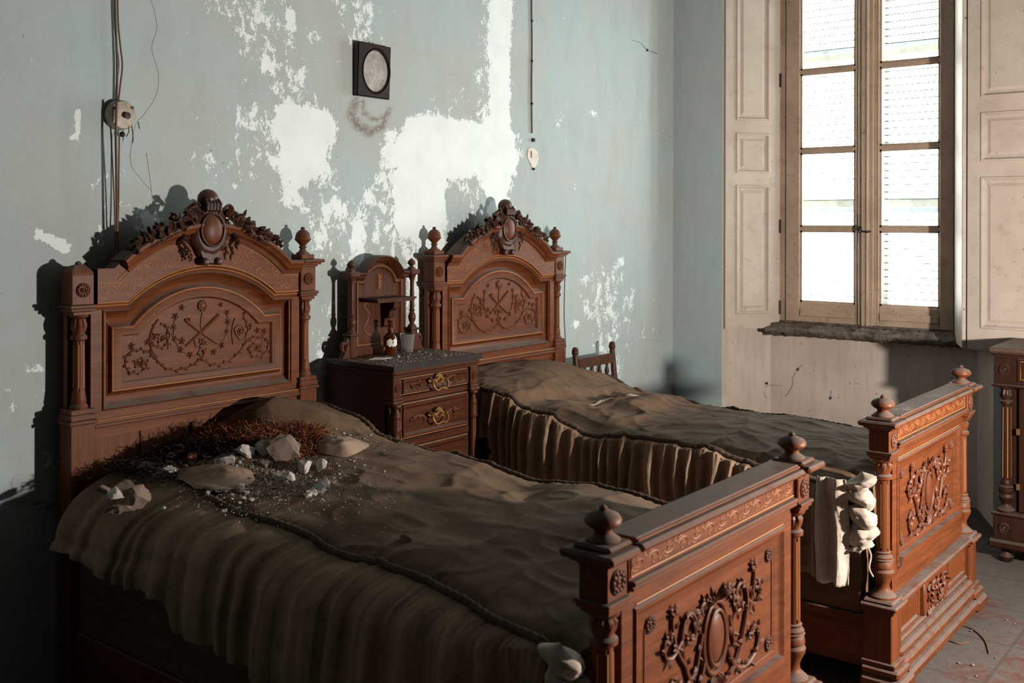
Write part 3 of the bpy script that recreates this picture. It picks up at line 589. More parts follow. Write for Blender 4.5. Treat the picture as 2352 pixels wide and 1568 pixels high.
def crest_mb():
    """carved cartouche with leaf garlands on top of the pediment; y is depth (front negative)"""
    b = MB(); rr = random.Random(11); cz = 1.528
    n = 40; rim = []
    for ring, (sc, y) in enumerate(((.98, .03), (1.0, -.012), (.93, -.022), (.70, -.030))):
        rim.append([(CX + .082 * sc * math.cos(2 * PI * k / n) * (1 + .05 * math.cos(9 * 2 * PI * k / n) * (sc > .9)), y, cz - .006 + .100 * sc * math.sin(2 * PI * k / n) * (1 + .05 * math.cos(9 * 2 * PI * k / n) * (sc > .9))) for k in range(n)])
    b.rows(rim, True); b.add(rim[-1], [tuple(range(n))]); b.add(rim[0], [tuple(range(n))])
    b.tube([(CX + .049 * math.cos(a), -.036, cz + .0585 * math.sin(a)) for a in [2 * PI * k / 40 for k in range(41)]], .0045, 8, False)
    # head-like shell knob: round cap over four hanging curls, with a scroll at each side
    b.ball((CX, -.004, 1.640), (.039, .034, .036), 20, 12)
    for k in range(5):
        x = CX + (k - 2) * .0135; b.tube([(x, -.030, 1.640), (x * 1.0, -.042, 1.622), (x, -.040, 1.602), (x, -.024, 1.592)], [.004, .0075, .0072, .003], 8)
    for sg in (-1, 1):
        b.ball((CX + sg * .040, -.008, 1.618), (.011, .014, .013), 10, 6); b.tube([(CX + sg * .03, -.02, 1.60), (CX + sg * .036, -.026, 1.585), (CX + sg * .02, -.03, 1.578)], [.008, .007, .004], 8)
    b.cbox(CX - .032, CX + .032, -.03, .03, 1.565, 1.605, .010)
    # console below with two volutes
    b.prism([(CX - .045, 1.452), (CX + .045, 1.452), (CX + .034, 1.425), (CX + .028, 1.408), (CX - .028, 1.408), (CX - .034, 1.425)], -.026, .01)
    for sg in (-1, 1):
        b.lathe([(.0005, .01), (.014, .01), (.014, -.036), (.009, -.040), (.0005, -.038)], CX + sg * .028, 0, 16, axis='y', cz=1.414)
    # garlands along the arch and hanging drops
    A = arch(.363, 1.40, 1.552, .437)
    for sg in (-1, 1):
        for k in range(120):
            t_ = rr.random() ** .85; dx = .055 + .245 * t_; x = CX + sg * dx
            zt = 1.625 - .135 * (t_ ** .75) ; zb = 1.545 - (dx ** 2) / .94
            z = zb + (zt - zb) * rr.random(); d = Vector((sg * rr.uniform(.2, 1), rr.uniform(-.7, .1), rr.uniform(-.6, .9)))
            b.leaf((x, rr.uniform(-.04, .012), z), d, rr.uniform(.024, .046) * (1.15 - .4 * t_), rr.uniform(.018, .030) * (1.1 - .4 * t_), (rr.uniform(-.3, .3), -1, rr.uniform(-.2, .5)), .5)
        for k in range(9):
            t_ = k / 8; dx = .085 + .16 * t_; flower(b, (CX + sg * dx, -.03, 1.575 - .095 * t_ ** .8), .021 * (1.1 - .35 * t_), (0, -1, .25), (0, .25, 1), 6)
        # ribbon loop by the knob
        b.tube(spline([(CX + sg * .05, -.02, 1.60), (CX + sg * .072, -.03, 1.618), (CX + sg * .095, -.02, 1.598), (CX + sg * .085, -.03, 1.575)], 5), .009, 8, True, .5)
        for k in range(26):
            t_ = k / 25; x = CX + sg * (.098 + .014 * math.sin(t_ * 5)); z = 1.520 - .095 * t_; b.leaf((x + rr.uniform(-.01, .01), -.02 - .008 * rr.random(), z), (rr.uniform(-.8, .8), -.3, -1), .024 * (1.1 - .6 * t_), .014 * (1.1 - .5 * t_), (0, -1, .2), .5)
    return b
def foot_carving():
    b = MB(); cz = .560; y = .026; rr = random.Random(5)
    V = lambda dx, dz, yy=0: (CX + dx, y + yy, cz + dz)
    b.tube([V(.043 * math.cos(a), .066 * math.sin(a), -.006) for a in [2 * PI * k / 36 for k in range(37)]], .0055, 8, False)
    b.tube([V(.060 * math.cos(a), .086 * math.sin(a), -.001) for a in [2 * PI * k / 36 for k in range(37)]], .006, 8, False)
    for sg in (-1, 1):
        C = [[(.0, -.100), (.05, -.118), (.11, -.085), (.15, -.02), (.168, .045), (.150, .090), (.118, .092), (.100, .060), (.112, .030), (.132, .038)], [(.06, -.04), (.085, -.085), (.125, -.115), (.18, -.118), (.225, -.095), (.235, -.055), (.21, -.035), (.192, -.055)],
             [(.15, -.02), (.19, .03), (.21, .09), (.205, .125)], [(.07, .03), (.085, -.01), (.10, -.045), (.13, -.06)], [(.03, .095), (.06, .102), (.085, .082), (.10, .05)], [(.168, .045), (.21, .02), (.24, .03), (.245, .06), (.225, .07)]]
        for k, c in enumerate(C):
            pts = spline([V(sg * p[0], p[1], -.003) for p in c], 5); r = .0062 if k < 2 else .005; b.tube(pts, [r * (1.2 - .5 * i / len(pts)) for i in range(len(pts))], 7)
            for i in range(3, len(pts) - 2, 3):
                t_ = (pts[i + 1] - pts[i]).normalized(); sd = Vector((t_.z, 0, -t_.x)) * (1 if (i // 3) % 2 else -1); b.leaf(pts[i], t_ * .8 + sd + Vector((0, -.35, 0)), rr.uniform(.018, .03), .013, (0, -1, 0), .55)
        for p in ((.055, .105), (.08, .085), (.10, .062), (.205, .125), (.225, .07), (.132, .038), (.19, -.05)): flower(b, V(sg * p[0], p[1], -.004), .018, (0, -1, .1), (0, 0, 1), 5)
        for k in range(4): b.leaf(V(sg * .01 * k, .085 + .01 * (k == 0), -.006), (sg * .35 * k, -.4, 1), .045 - .006 * k, .018, (0, -1, .2), .6)
        for k in range(3): b.leaf(V(sg * .008 * k, -.088, -.004), (sg * .4 * k, -.3, -1), .04, .016, (0, -1, .2), .5)
    # thin border line with stepped corners
    B = [(.175, .425), (.775, .425), (.775, .455), (.80, .455), (.80, .675), (.775, .675), (.775, .705), (.175, .705), (.175, .675), (.15, .675), (.15, .455), (.175, .455)]
    b.sweep(B, [(-.002, .028), (-.0015, .0255), (.0015, .0255), (.002, .028)], True)
    return b
def make_bed(idx, label):
    x0, y0 = BX[idx]; bed = thing('bed_frame', label, 'bed', (x0, y0, 0)); K = lambda k: ('bed', k)
    # ---- headboard
    hb = MB()
    hb.rows([xz(A_G3, .062), xz(A_G3, .0), xz(A_TOP, .0), xz(A_TOP, .062), xz(A_G3, .062)])
    hb.box(.035, .088, .014, .06, .88, 1.30); hb.box(.862, .915, .014, .06, .88, 1.30)
    hb.box(.04, .91, .055, .066, .30, 1.30)
    o_ = arch(.335, 1.262, 1.385, .40, .90); hb.prism([(x, z) for x, z in o_], .048, .066)
    mid = lambda a, c, f: [(p[0] + (q[0] - p[0]) * f, p[1] + (q[1] - p[1]) * f) for p, q in zip(a, c)]
    for l_, name in ((0, ''),):
        rows = []
        for f, y in ((0, .012), (.08, .008), (.14, .014), (.3, .030), (.5, .040), (.7, .043), (.84, .038), (.92, .028), (1.0, .026)): rows.append(xz(mid(L_OUT, L_G5, f), y))
        rows += [xz(mid(L_G5, L_INN, f), y) for f, y in ((.15, .028), (.85, .029), (.93, .033), (1.0, .0375))]
        hb.rows(rows, True)
    hb.prism(L_INN, .0375, .05)
    hb.box(.035, .915, .010, .06, 1.255, 1.288) if False else None
    # solid spandrels between the cove and the frieze
    hb.rows([xz(arch(.312, 1.286, 1.400, .424), .004), xz(arch(.312, 1.262, 1.378, .424), .012)])
    hb.box(.04, .91, .012, .06, .895, .927); hb.cbox(.04, .91, .002, .06, .882, .898, .004); hb.cbox(.04, .91, -.002, .06, .872, .884, .004)
    hb.box(.04, .91, .014, .06, .838, .874)
    hbo = build('headboard', hb, 'wood_x', bed, 30, key=K('hb'))
    for a, c, dy in ((.045, .222, 0), (.226, .423, .002), (.427, .640, -.006), (.644, .905, -.004)):
        build('plank', MB().cbox(a, c, .026 + dy, .056, .30, .838, .002), 'wood_z', hbo, 30, key=K(('plank', a)))
    top = A_TOP if idx == 2 else [p for p in A_TOP if p[0] > .13]
    cn = MB().sweep(top[::-1], [(.044, .0), (.044, -.006), (.030, -.011), (.022, -.024), (.010, -.030), (.004, -.036), (-.006, -.037), (-.010, -.030), (-.006, .064)])
    build('cornice', cn, 'wood_x', hbo, 30)
    for k, (pth, y) in enumerate(((A_G1, -.0015), (arch(.345, 1.351, 1.490, .424), -.001), (A_G3, -.001), (arch(.308, 1.276, 1.388, .424), .006))):
        pp = pth if idx == 2 or k else [p for p in pth if p[0] > .12]
        build('gilt_line', MB().tube(xz(pp, y), .0017 if k != 1 else .001, 5), 'gold', hbo, 0)
    build('gilt_line', MB().tube(xz(L_G5 + [L_G5[0]], .0255), .0019, 5), 'gold', hbo, 0, key=K('g5'))
    build('gilt_line', MB().tube([(.05, -.003, .898), (.90, -.003, .898)], .0016, 5), 'gold', hbo, 0, key=K('gb'))
    build('frieze_inlay', frieze_head() if 'fh' not in CACHE else None, 'inlay', hbo, 0, key=K('fh')) if K('fh') not in CACHE else build('frieze_inlay', None, 'inlay', hbo, 0, key=K('fh'))
    build('panel_carving', panel_carving() if K('pc') not in CACHE else None, 'carve', hbo, 40, key=K('pc'))
    cr = build('crest_carving', crest_mb() if K('cr') not in CACHE else None, 'crest', hbo, 40, key=K('cr'))
    cr['label'] = 'dark leaf-garland crest with oval cartouche'
    build('cartouche_boss', MB().ball((CX, -.028, 1.528), (.045, .020, .054), 28, 16), 'carve', hbo, 60, key=K('boss'))
    # ---- head posts
    for k, x in enumerate((0, BW)):
        brk = (idx == 1 and k == 0)
        p = build('head_post', head_post_mb(brk, 1 if k == 0 else -1), 'wood_z', bed, 30, key=K(('hp', brk, k))); p.location = (x, 0, 0)
        if not brk: build('finial', finial_head(), 'wood_z', p, 40, key=K('hf'))
        build('column', fluted(MB(), .942, 1.0, 1.165, 1.252, .0195, 0, .026), ['wood_z', 'gold'], p, 40, key=K('hc'))
        build('rosette', rosette_mb(), 'carve', p, 40, key=K('ros'), loc=(0, 0, 1.332))
    # ---- footboard (built at y = 0 face, moved to the foot)
    fb = MB()
    fb.box(.054, .896, .006, .064, .786, .872); fb.cbox(.054, .896, -.008, .068, .800, .812, .003); fb.cbox(.054, .896, -.004, .066, .790, .800, .003)
    fb.cbox(.052, .898, -.010, .076, .866, .876, .003); fb.cbox(.052, .898, -.030, .094, .876, .893, .008); fb.cbox(.052, .898, -.014, .080, .893, .904, .008)
    fb.box(.04, .91, .045, .060, .786, .885)
    fb.box(.045, .092, .018, .060, .286, .79); fb.box(.858, .905, .018, .060, .286, .79); fb.box(.09, .86, .018, .06, .742, .79); fb.box(.09, .86, .018, .06, .286, .372)
    fb.sweep([(.09, .372), (.86, .372), (.86, .744), (.09, .744)], [(0, .017), (.004, .012), (.012, .013), (.02, .020), (.03, .024), (.045, .026), (.048, .028), (.048, .05)], True)
    fb.box(.13, .82, .028, .055, .40, .72)
    fb.prism([(.10, .372), (.85, .372), (.83, .404), (.12, .404)], .004, .028)
    fb.cbox(.03, .92, -.024, .08, .272, .290, .006); fb.cbox(.03, .92, -.012, .07, .258, .274, .004)
    fb.box(.03, .92, .012, .06, .10, .262)
    fb.cbox(.03, .92, -.004, .07, .118, .136, .006); fb.cbox(.03, .92, -.022, .07, .088, .118, .010); fb.cbox(.03, .92, -.034, .075, .045, .088, .012); fb.cbox(.03, .92, -.048, .075, .005, .045, .010)
    for a, c in ((.055, .30), (.65, .895)):
        fb.sweep([(a, .14), (c, .14), (c, .256), (a, .256)], [(0, .011), (.004, .002), (.012, .004), (.018, .011)], True)
    fbo = build('footboard', fb, 'wood_x', bed, 30, key=K('fb')); fbo.location = (0, -BL, 0)
    for a, c in ((.078, .275), (.675, .872)):
        for i in range(11):
            x = a + (c - a) * (i + .5) / 11; build('flute', MB().tube([(0, .010, .165), (0, .010, .235)], .0062, 8), 'wood_z', fbo, 40, key=K('flute'), loc=(x, 0, 0)); build('flute_gilding', MB().box(-.0016, .0016, .0085, .012, .168, .232), 'gold', fbo, 0, key=K('fgild'), loc=(x + .009, 0, 0))
    cp = MB(); rr = random.Random(2)
    cp.cbox(.335, .615, -.004, .02, .135, .258, .004)
    for k in range(46): cp.leaf((rr.uniform(.37, .58), -.004, rr.uniform(.15, .24)), (rr.uniform(-1, 1), -.3, rr.uniform(-1, 1)), rr.uniform(.02, .036), .013, (0, -1, .1), .5)
    for sg in (-1, 1): cp.tube(spline([(CX, -.006, .15), (CX + sg * .05, -.006, .165), (CX + sg * .10, -.006, .20), (CX + sg * .085, -.006, .235), (CX + sg * .05, -.006, .22)], 6), .005, 6)
    build('base_carving', cp, 'carve', fbo, 40, key=K('cp'))
    build('panel_carving', foot_carving() if K('fc') not in CACHE else None, 'carve', fbo, 40, key=K('fc'))
    build('cartouche_boss', MB().ball((CX, .024, .560), (.038, .012, .060), 24, 14), 'carve', fbo, 60, key=K('fboss'))
    build('frieze_inlay', frieze_foot() if K('ff') not in CACHE else None, 'inlay', fbo, 0, key=K('ff'))
    gl_ = [(.060, .819), (.890, .819), (.890, .864), (.060, .864)]
    build('gilt_line', MB().tube([(x, .0045, z) for x, z in gl_ + gl_[:1]], .0015, 5), 'gold', fbo, 0, key=K('fg1'))
    for z, x_a, x_b in ((.748, .10, .85), ):
        build('gilt_line', MB().tube([(x_a, .0165, z), (x_b, .0165, z)], .0014, 5), 'gold', fbo, 0, key=K(('fg', z)))
    for x in (.172, .778):
        for z in (.448, .682): build('corner_rosette', rosette_mb(.020), 'carve', fbo, 40, key=K('ros2'), loc=(x, .028, z))
    for k, x in enumerate((0, BW)):
        p = build('foot_post', foot_post_mb() if K('fp') not in CACHE else None, 'wood_z', bed, 30, key=K('fp')); p.location = (x, -BL, 0)
        build('post_block', foot_post_mb(True, 1 if k == 0 else -1), 'wood_z', p, 30, key=K(('fpb', k)))
        build('finial', finial_foot(), 'wood_z', p, 40, key=K('ff_'))
        b = MB(); fluted(b, .425, .452, .690, .764, .0225, 0, .034)
        b.lathe([(.045, .294), (.045, .303), (.036, .311), (.024, .322), (.021, .338), (.026, .352), (.036, .372), (.038, .384), (.032, .394), (.036, .398), (.034, .414), (.030, .420), (.036, .424), (.030, .432)], 0, .034, 26)
        build('column', b, ['wood_z', 'gold'], p, 40, key=K('fcol'))
        build('rosette', rosette_mb(.0265), 'carve', p, 40, key=K('ros3'), loc=(0, 0, .827))
        build('caster_foot', MB().lathe([(.016, ZF), (.022, -.044), (.016, -.034), (.026, -.024), (.020, -.018)], 0, .035, 14), 'wood_dz', p, 40, key=K('cfoot'))
    # ---- rails and boxed base
    for x in (-.026, BW - .010):
        build('side_rail', MB().cbox(x, x + .036, -BL + .06, -.01, .05, .225, .004), 'wood_y', bed, 30, key=K('rail%d' % (x > 0)))
    bb = MB().cbox(-.022, BW + .022, -BL + .10, -.02, .228, .47, .006)
    build('base_board', bb, 'board', bed, 30, key=K('bb'))
    return bed
bed1 = make_bed(1, 'carved mahogany bed frame heaped with rubble, its headboard post missing a finial')
bed2 = make_bed(2, 'carved mahogany bed frame with gathered bedspread, standing by the window')

# ================================================================== bedspreads
def wrinkle(x, y, sd):
    a = 1 - abs(noise.noise((x * 3.0 + y * 1.6 + .5 * noise.noise((x * 4, y * 4, sd)), y * 4.2 - x * 1.2, sd))); b_ = 1 - abs(noise.noise((x * 7 - y * 4, y * 6 + x * 5, sd + 4)))
    return .0075 * max(0, a) ** 9 + .0045 * max(0, b_) ** 8
def cover_z1(x, y):
    """top of the bedspread on the rubble bed, bed coordinates"""
    u = min(max((x + .02) / .98, 0), 1)
    zr = interp(-y, [(0, .835), (.25, .812), (.42, .765), (.59, .748), (.80, .744), (.90, .730), (1.03, .720), (1.15, .708), (1.25, .710), (1.39, .723), (1.5, .722), (1.62, .713), (2.0, .69)])
    zl = interp(-y, [(0, .728), (.3, .725), (.9, .712), (1.5, .70), (2.0, .69)])
    z = zl + (zr - zl) * (u * u * (3 - 2 * u)) + .022 * math.sin(PI * u)
    z += .085 * math.exp(-((x - .70) / .20) ** 2 - ((y + .12) / .16) ** 2)
    z += .020 * fbm(x * 3.2, y * 3.2, 1.7, 2) + .004 * fbm(x * 9, y * 7, 4.1, 2) + wrinkle(x, y, 1.3)
    z -= .035 * math.exp(-((y + 1.97) / .07) ** 2)
    return z
def rope1L(y): return interp(-y, [(0, .25), (.19, .20), (.38, .165), (.62, .085), (.78, .062), (1.0, .072), (1.24, .050), (1.44, .037), (1.63, .012), (1.78, -.02), (1.9, -.03), (2.0, -.02)]) + .006 * fbm(y * 5, 2)
def rope1R(y): return .962 + .008 * fbm(y * 4, 7)
def cover_z2(x, y):
    u = min(max((x + .06) / 1.04, 0), 1)
    zl = interp(-y, [(0, .84), (.28, .849), (.36, .842), (.45, .822), (.53, .776), (.67, .772), (.755, .748), (.885, .728), (1.07, .725), (1.24, .734), (1.39, .731), (1.5, .713), (1.59, .701), (1.81, .682), (1.92, .685), (2, .67)])
    zr = interp(-y, [(0, .80), (.30, .77), (.45, .715), (.55, .700), (.9, .686), (1.15, .680), (1.4, .687), (1.65, .668), (2, .655)])
    z = zl + (zr - zl) * u + .030 * math.sin(PI * u) * interp(-y, [(0, 1.6), (.4, 1.2), (.55, .3), (.8, .9), (2, 1)])
    z += .030 * math.exp(-((x - .62) / .16) ** 2 - ((y + .20) / .12) ** 2)
    z += .020 * math.exp(-((x - .55) / .25) ** 2 - ((y + .78) / .10) ** 2)
    k = interp(-y, [(0, .5), (.4, 1), (.8, 1.5), (1.2, 1), (2, .9)])
    z += k * (.014 * fbm(x * 3.2, y * 3.6, 2.7, 2) + .004 * fbm(x * 9 + y * 5, y * 9 - x * 2, 6.1, 2) + 1.25 * wrinkle(x, y, 5.7))
    z -= .03 * math.exp(-((y + 1.97) / .07) ** 2)
    return z
def rope2L(y): return -.058 + .006 * fbm(y * 5, 12)
def rope2R(y): return .972 + .006 * fbm(y * 4, 17)
def top_mesh(fz, xa, xb, y0=-.035, y1=-1.985, nx=110, ny=230):
    rows = []
    for j in range(ny + 1):
        y = y0 + (y1 - y0) * j / ny; a, c = xa(y), xb(y)
        r = []
        for i in range(nx + 1):
            u = i / nx; x = a + (c - a) * u; e = min(u, 1 - u) * (c - a); z = fz(x, y) - .022 * math.exp(-e / .030)
            # gathered puckers just inside the piping
            z += .004 * math.exp(-e / .05) * math.sin(y * 190 + 2 * fbm(y * 9, u)) * (.5 + .5 * fbm(y * 6, 5))
            r.append((x, y, z))
        rows.append(r)
    return MB().rows(rows)
def folds(s, seed, pitch=.052):
    """irregular pleats: value about -1..1 and phase drift"""
    ph = s * 2 * PI / pitch + 3.4 * fbm(s * 4.2, seed, 0, 3); k = math.sin(ph)
    return math.copysign(abs(k) ** .7, k) * (.55 + .6 * abs(fbm(s * 7, seed + 3, 1, 2))) + .4 * fbm(s * 14, seed + 9, 2, 2)
def flounce(fz, rope, sgn, hem, spread, seed, y0=-.05, y1=-1.93, ns=620, nt=26, amp=.016, tear=None, pitch=.052):
    rows = []
    for j in range(nt + 1):
        t_ = j / nt; r = []
        for i in range(ns + 1):
            y = y0 + (y1 - y0) * i / ns; xr = rope(y); zr = fz(xr, y) - .020; zh = hem(y) + .012 * fbm(y * 6, seed, 4); sp = spread(y)
            # cross-section: runs outwards over the mattress edge, then drops
            L1 = sp; drop = sp * .55 * (1 if sp > .06 else .3); L2 = max(.02, zr - drop - zh); tot = L1 + L2; q = t_ * tot
            if q < L1: a = q / L1; x = xr + sgn * L1 * math.sin(a * PI / 2) ** .9 ; z = zr - drop * (1 - math.cos(a * PI / 2))
            else: a = (q - L1) / L2; x = xr + sgn * (L1 + .018 * a + .010 * math.sin(a * 3)); z = zr - drop - (q - L1)
            g = min(1, .25 + t_ * 1.9) * amp * (1 - math.exp(-t_ * 14)); f = folds(y + .05 * t_ * fbm(y * 3, seed, 7), seed, pitch)
            pk = .0035 * math.exp(-t_ * 9) * math.sin(y * 340 + fbm(y * 20, 2))
            vert = min(1, max(0, (q - L1 * .4) / (L1 * .8 + .02)))
            x += sgn * (g * f * (.35 + .65 * vert) + pk); z += g * f * .55 * (1 - vert)
            z += (.004 * fbm(y * 22, t_ * 5, seed) if t_ < .98 else .0)
            r.append((x, y + .006 * fbm(y * 8, t_ * 3, seed + 5), z))
        rows.append(r)
    b = MB().rows(rows)
    if tear:
        n = ns + 1; keep = []
        for f in b.f:
            j, i = f[0] // n, f[0] % n; y = y0 + (y1 - y0) * i / ns; t_ = j / nt
            d = ((y - tear[0]) / tear[2]) ** 2 + ((t_ - tear[1]) / tear[3]) ** 2 + .5 * fbm(y * 40, t_ * 9, 3)
            if d > 1: keep.append(f)
        b.f = keep; b.mi = [0] * len(keep)
    return b
def piping(fz, rope, y0=-.06, y1=-1.95):
    P = [(rope(y), y, fz(rope(y), y) - .014) for y in [y0 + (y1 - y0) * k / 220 for k in range(221)]]
    return MB().tube(P, [.0105 + .0016 * math.sin(k * 2.1) for k in range(221)], 8)
def solid(o, th):
    md = o.modifiers.new('thickness', 'SOLIDIFY'); md.thickness = th; md.offset = -1; return o
def make_cover(idx, label):
    x0, y0 = BX[idx]; c = thing('bedspread', label, 'bedspread', (x0, y0, 0))
    if idx == 1:
        fz, ra, rb = cover_z1, rope1L, rope1R
        hemL = lambda y: interp(-y, [(.05, .565), (.12, .545), (.31, .51), (.6, .505), (.66, .515), (.72, .44), (1.05, .425), (1.12, .36), (1.5, .34), (2, .30)])
        spL = lambda y: max(.03, rope1L(y) + .118 + interp(-y, [(0, 0), (1.4, .005), (1.7, -.01), (1.95, -.05)])); tear = None
        hemR = lambda y: .46; am = .017; pit = .115
    else:
        fz, ra, rb = cover_z2, rope2L, rope2R
        hemL = lambda y: interp(-y, [(.05, .50), (.5, .50), (1.2, .43), (1.7, .36), (2, .34)])
        spL = lambda y: interp(-y, [(.3, .008), (.6, .030)]); tear = (-.35, .78, .045, .22); hemR = lambda y: .46; am = .027; pit = .054
    build('top_panel', top_mesh(fz, ra, rb), 'cover', c, 60)
    build('flounce', flounce(fz, ra, -1, hemL, spL, 3 * idx, amp=am, tear=tear, pitch=pit), 'flounce', c, 60)
    build('flounce', flounce(fz, rb, 1, hemR, lambda y: .008, 3 * idx + 40, amp=.008, ns=420, nt=14), 'flounce', c, 60)
    for r in (ra, rb): build('piping', piping(fz, r), 'piping', c, 60)
    # head end tucked down behind
    hd = MB().rows([[(ra(-.035) + (rb(-.035) - ra(-.035)) * k / 40, -.035, fz(ra(-.035) + (rb(-.035) - ra(-.035)) * k / 40, -.035) - .01) for k in range(41)], [(ra(-.035) + (rb(-.035) - ra(-.035)) * k / 40, -.02, .48) for k in range(41)]])
    build('tucked_end', hd, 'cover', c, 60)
    ft = MB().rows([[(ra(-1.985) + (rb(-1.985) - ra(-1.985)) * k / 40, -1.985, fz(ra(-1.985) + (rb(-1.985) - ra(-1.985)) * k / 40, -1.985)) for k in range(41)], [(ra(-1.985) + (rb(-1.985) - ra(-1.985)) * k / 40, -1.995, .48) for k in range(41)]])
    build('tucked_end', ft, 'cover', c, 60)
    return c
cov1 = make_cover(1, 'brown bedspread strewn with plaster rubble on the bed missing a finial')
cov2 = make_cover(2, 'faded brown bedspread with pleated flounce, rumpled over the pillow by the window')
# loose folded sheet edge on the window bed
X2, Y2 = BX[2]; X1, Y1 = BX[1]
pts = [(1350, 922), (1375, 914), (1400, 907), (1430, 903), (1465, 903)]
sp = spline([pix(u, v, 2, .775) - Vector((X2, Y2, 0)) for u, v in pts], 6); rows = []
for k, p in enumerate(sp):
    wv = .007 + .002 * math.sin(k); zz = cover_z2(p.x, p.y)
    rows.append([(p.x - .01, p.y + wv, zz + .002), (p.x, p.y, zz + .007 + .002 * fbm(k * .4, 1)), (p.x + .006, p.y - wv, zz + .004), (p.x, p.y - wv * .5, zz - .004)])
o = build('sheet_edge', MB().rows(rows), 'linen', cov2, 60); o['label'] = 'white turned sheet edge'
# hanging white cloth and the knotted linen bundles
def drape():
    nt, ns = 40, 60; rows = []; ya, yb = -1.845, -1.945
    for j in range(nt + 1):
        t_ = j / nt; r = []
        for i in range(ns + 1):
            s_ = i / ns; y = ya + (yb - ya) * s_ * (1.0 + .12 * t_); f = math.sin(s_ * 2 * PI * 1.8 - .4 + .3 * t_) * .018 * min(1, .35 + t_) + .005 * fbm(s_ * 7, t_ * 3, 2)
            r.append((-.128 - .012 * t_ - f, y + .006 * math.sin(t_ * 4 + s_ * 3), .700 - .352 * t_ + .006 * fbm(s_ * 5, 1) * t_))
        rows.append(r)
    return MB().rows(rows)
dr = tag(build('hanging_cloth', drape(), 'linen', None, 60), 'long white linen cloth hanging over the bed edge beside the footboard', 'cloth'); dr.location = (X2, Y2, 0); solid(dr, .003)
def bundle(seed):
    nt, n = 90, 40; rows = []
    for j in range(nt + 1):
        t_ = j / nt; z = -.245 * t_; k = abs(math.sin(t_ * PI * 4.3 + .5 + .6 * fbm(t_ * 3, seed)))
        base = .020 + .026 * k ** .7; base *= min(1, t_ / .06 + .25) * min(1, (1 - t_) / .05 + .15)
        ox, oy = .010 * fbm(t_ * 5, seed, 1), .012 * fbm(t_ * 5, seed, 6); r = []
        for i in range(n):
            a = 2 * PI * i / n; tw = fbm(math.cos(a) * 1.6 + t_ * 9, math.sin(a) * 1.6, t_ * 6 + seed, 3); cr = 1 - abs(fbm(math.cos(a) * 2.2, math.sin(a) * 2.2 + t_ * 11, seed + 4, 2))
            q = base * (1 + .17 * tw + .12 * (cr - .6)); r.append((ox + q * math.cos(a), oy + q * math.sin(a) * 1.05, z + .014 * math.sin(a + t_ * 7 + seed)))
        rows.append(r)
    b = MB().rows(rows, True); b.f += [tuple(range(n)), tuple(range(nt * n, nt * n + n))]; b.mi += [0, 0]
    return b
def put_bundle(loc, seed, label):
    t_ = thing('linen_bundle', label, 'cloth', loc, group=None)
    build('knotted_cloth', bundle(seed), 'linen', t_, 70)
    build('tie_string', MB().tube(spline([(0, -.02, -.23), (.006, -.03, -.26), (-.004, -.028, -.30), (.01, -.036, -.33)], 6), .003, 6), 'linen', t_)
    return t_
put_bundle((X2 - .088, Y2 - 1.985, .712), 2.3, 'white knotted linen bundle hanging beside the footboard of the window bed')
put_bundle((X1 - .052, Y1 - 1.968, .685), 5.1, 'shadowed white knotted linen bundle hanging from the rubble-strewn bed')

# ================================================================== rubble on the near bed
def hull(seed, pts=16, sx=1, sy=1, sz=1, rough=.25):
    rr = random.Random(seed); b = bmesh.new()
    for k in range(pts):
        v = Vector((rr.gauss(0, 1), rr.gauss(0, 1), rr.gauss(0, 1))).normalized() * (1 - rough * rr.random()); b.verts.new((v.x * sx, v.y * sy, v.z * sz))
    bmesh.ops.convex_hull(b, input=b.verts); 
    for v in [v for v in b.verts if not v.link_faces]: b.verts.remove(v)
    bmesh.ops.subdivide_edges(b, edges=b.edges, cuts=2, use_grid_fill=True)
    for v in b.verts: v.co *= 1 + .20 * fbm(v.co.x * 1.6 + seed, v.co.y * 1.6, v.co.z * 1.6, 3) + .10 * fbm(v.co.x * 5 + seed, v.co.y * 5, v.co.z * 5, 2)
    me = bpy.data.meshes.new('fragment'); b.to_mesh(me); b.free(); return me
HULLS = {}
def chunk(name, label, cat, mat, x, y, size, seed, group, stretch=(1, 1, .6), rz=None, lift=.35, tilt=.25):
    k = (seed % 9, mat, stretch)
    if k not in HULLS:
        me = hull(seed % 9, 15, *stretch); me.materials.append(M[mat]); HULLS[k] = me
    o = bpy.data.objects.new(name, HULLS[k]); COL.objects.link(o)
    o.location = (X1 + x, Y1 + y, cover_z1(x, y) + size * stretch[2] * lift); o.scale = (size,) * 3
    rr = random.Random(seed); o.rotation_euler = (rr.uniform(-tilt, tilt), rr.uniform(-tilt, tilt), rr.uniform(0, 6) if rz is None else rz)
    return tag(o, label, cat, group)
def at1(u, v):
    """bed-1 coordinates of the cover point seen at a photo pixel"""
    z = .74
    for _ in range(8):
        p = pix(u, v, 2, z); z = .5 * z + .5 * cover_z1(min(max(p.x - X1, -.02), .98), min(max(p.y - Y1, -1.95), -.03))
    p = pix(u, v, 2, z); return p.x - X1, min(p.y - Y1, -.05)
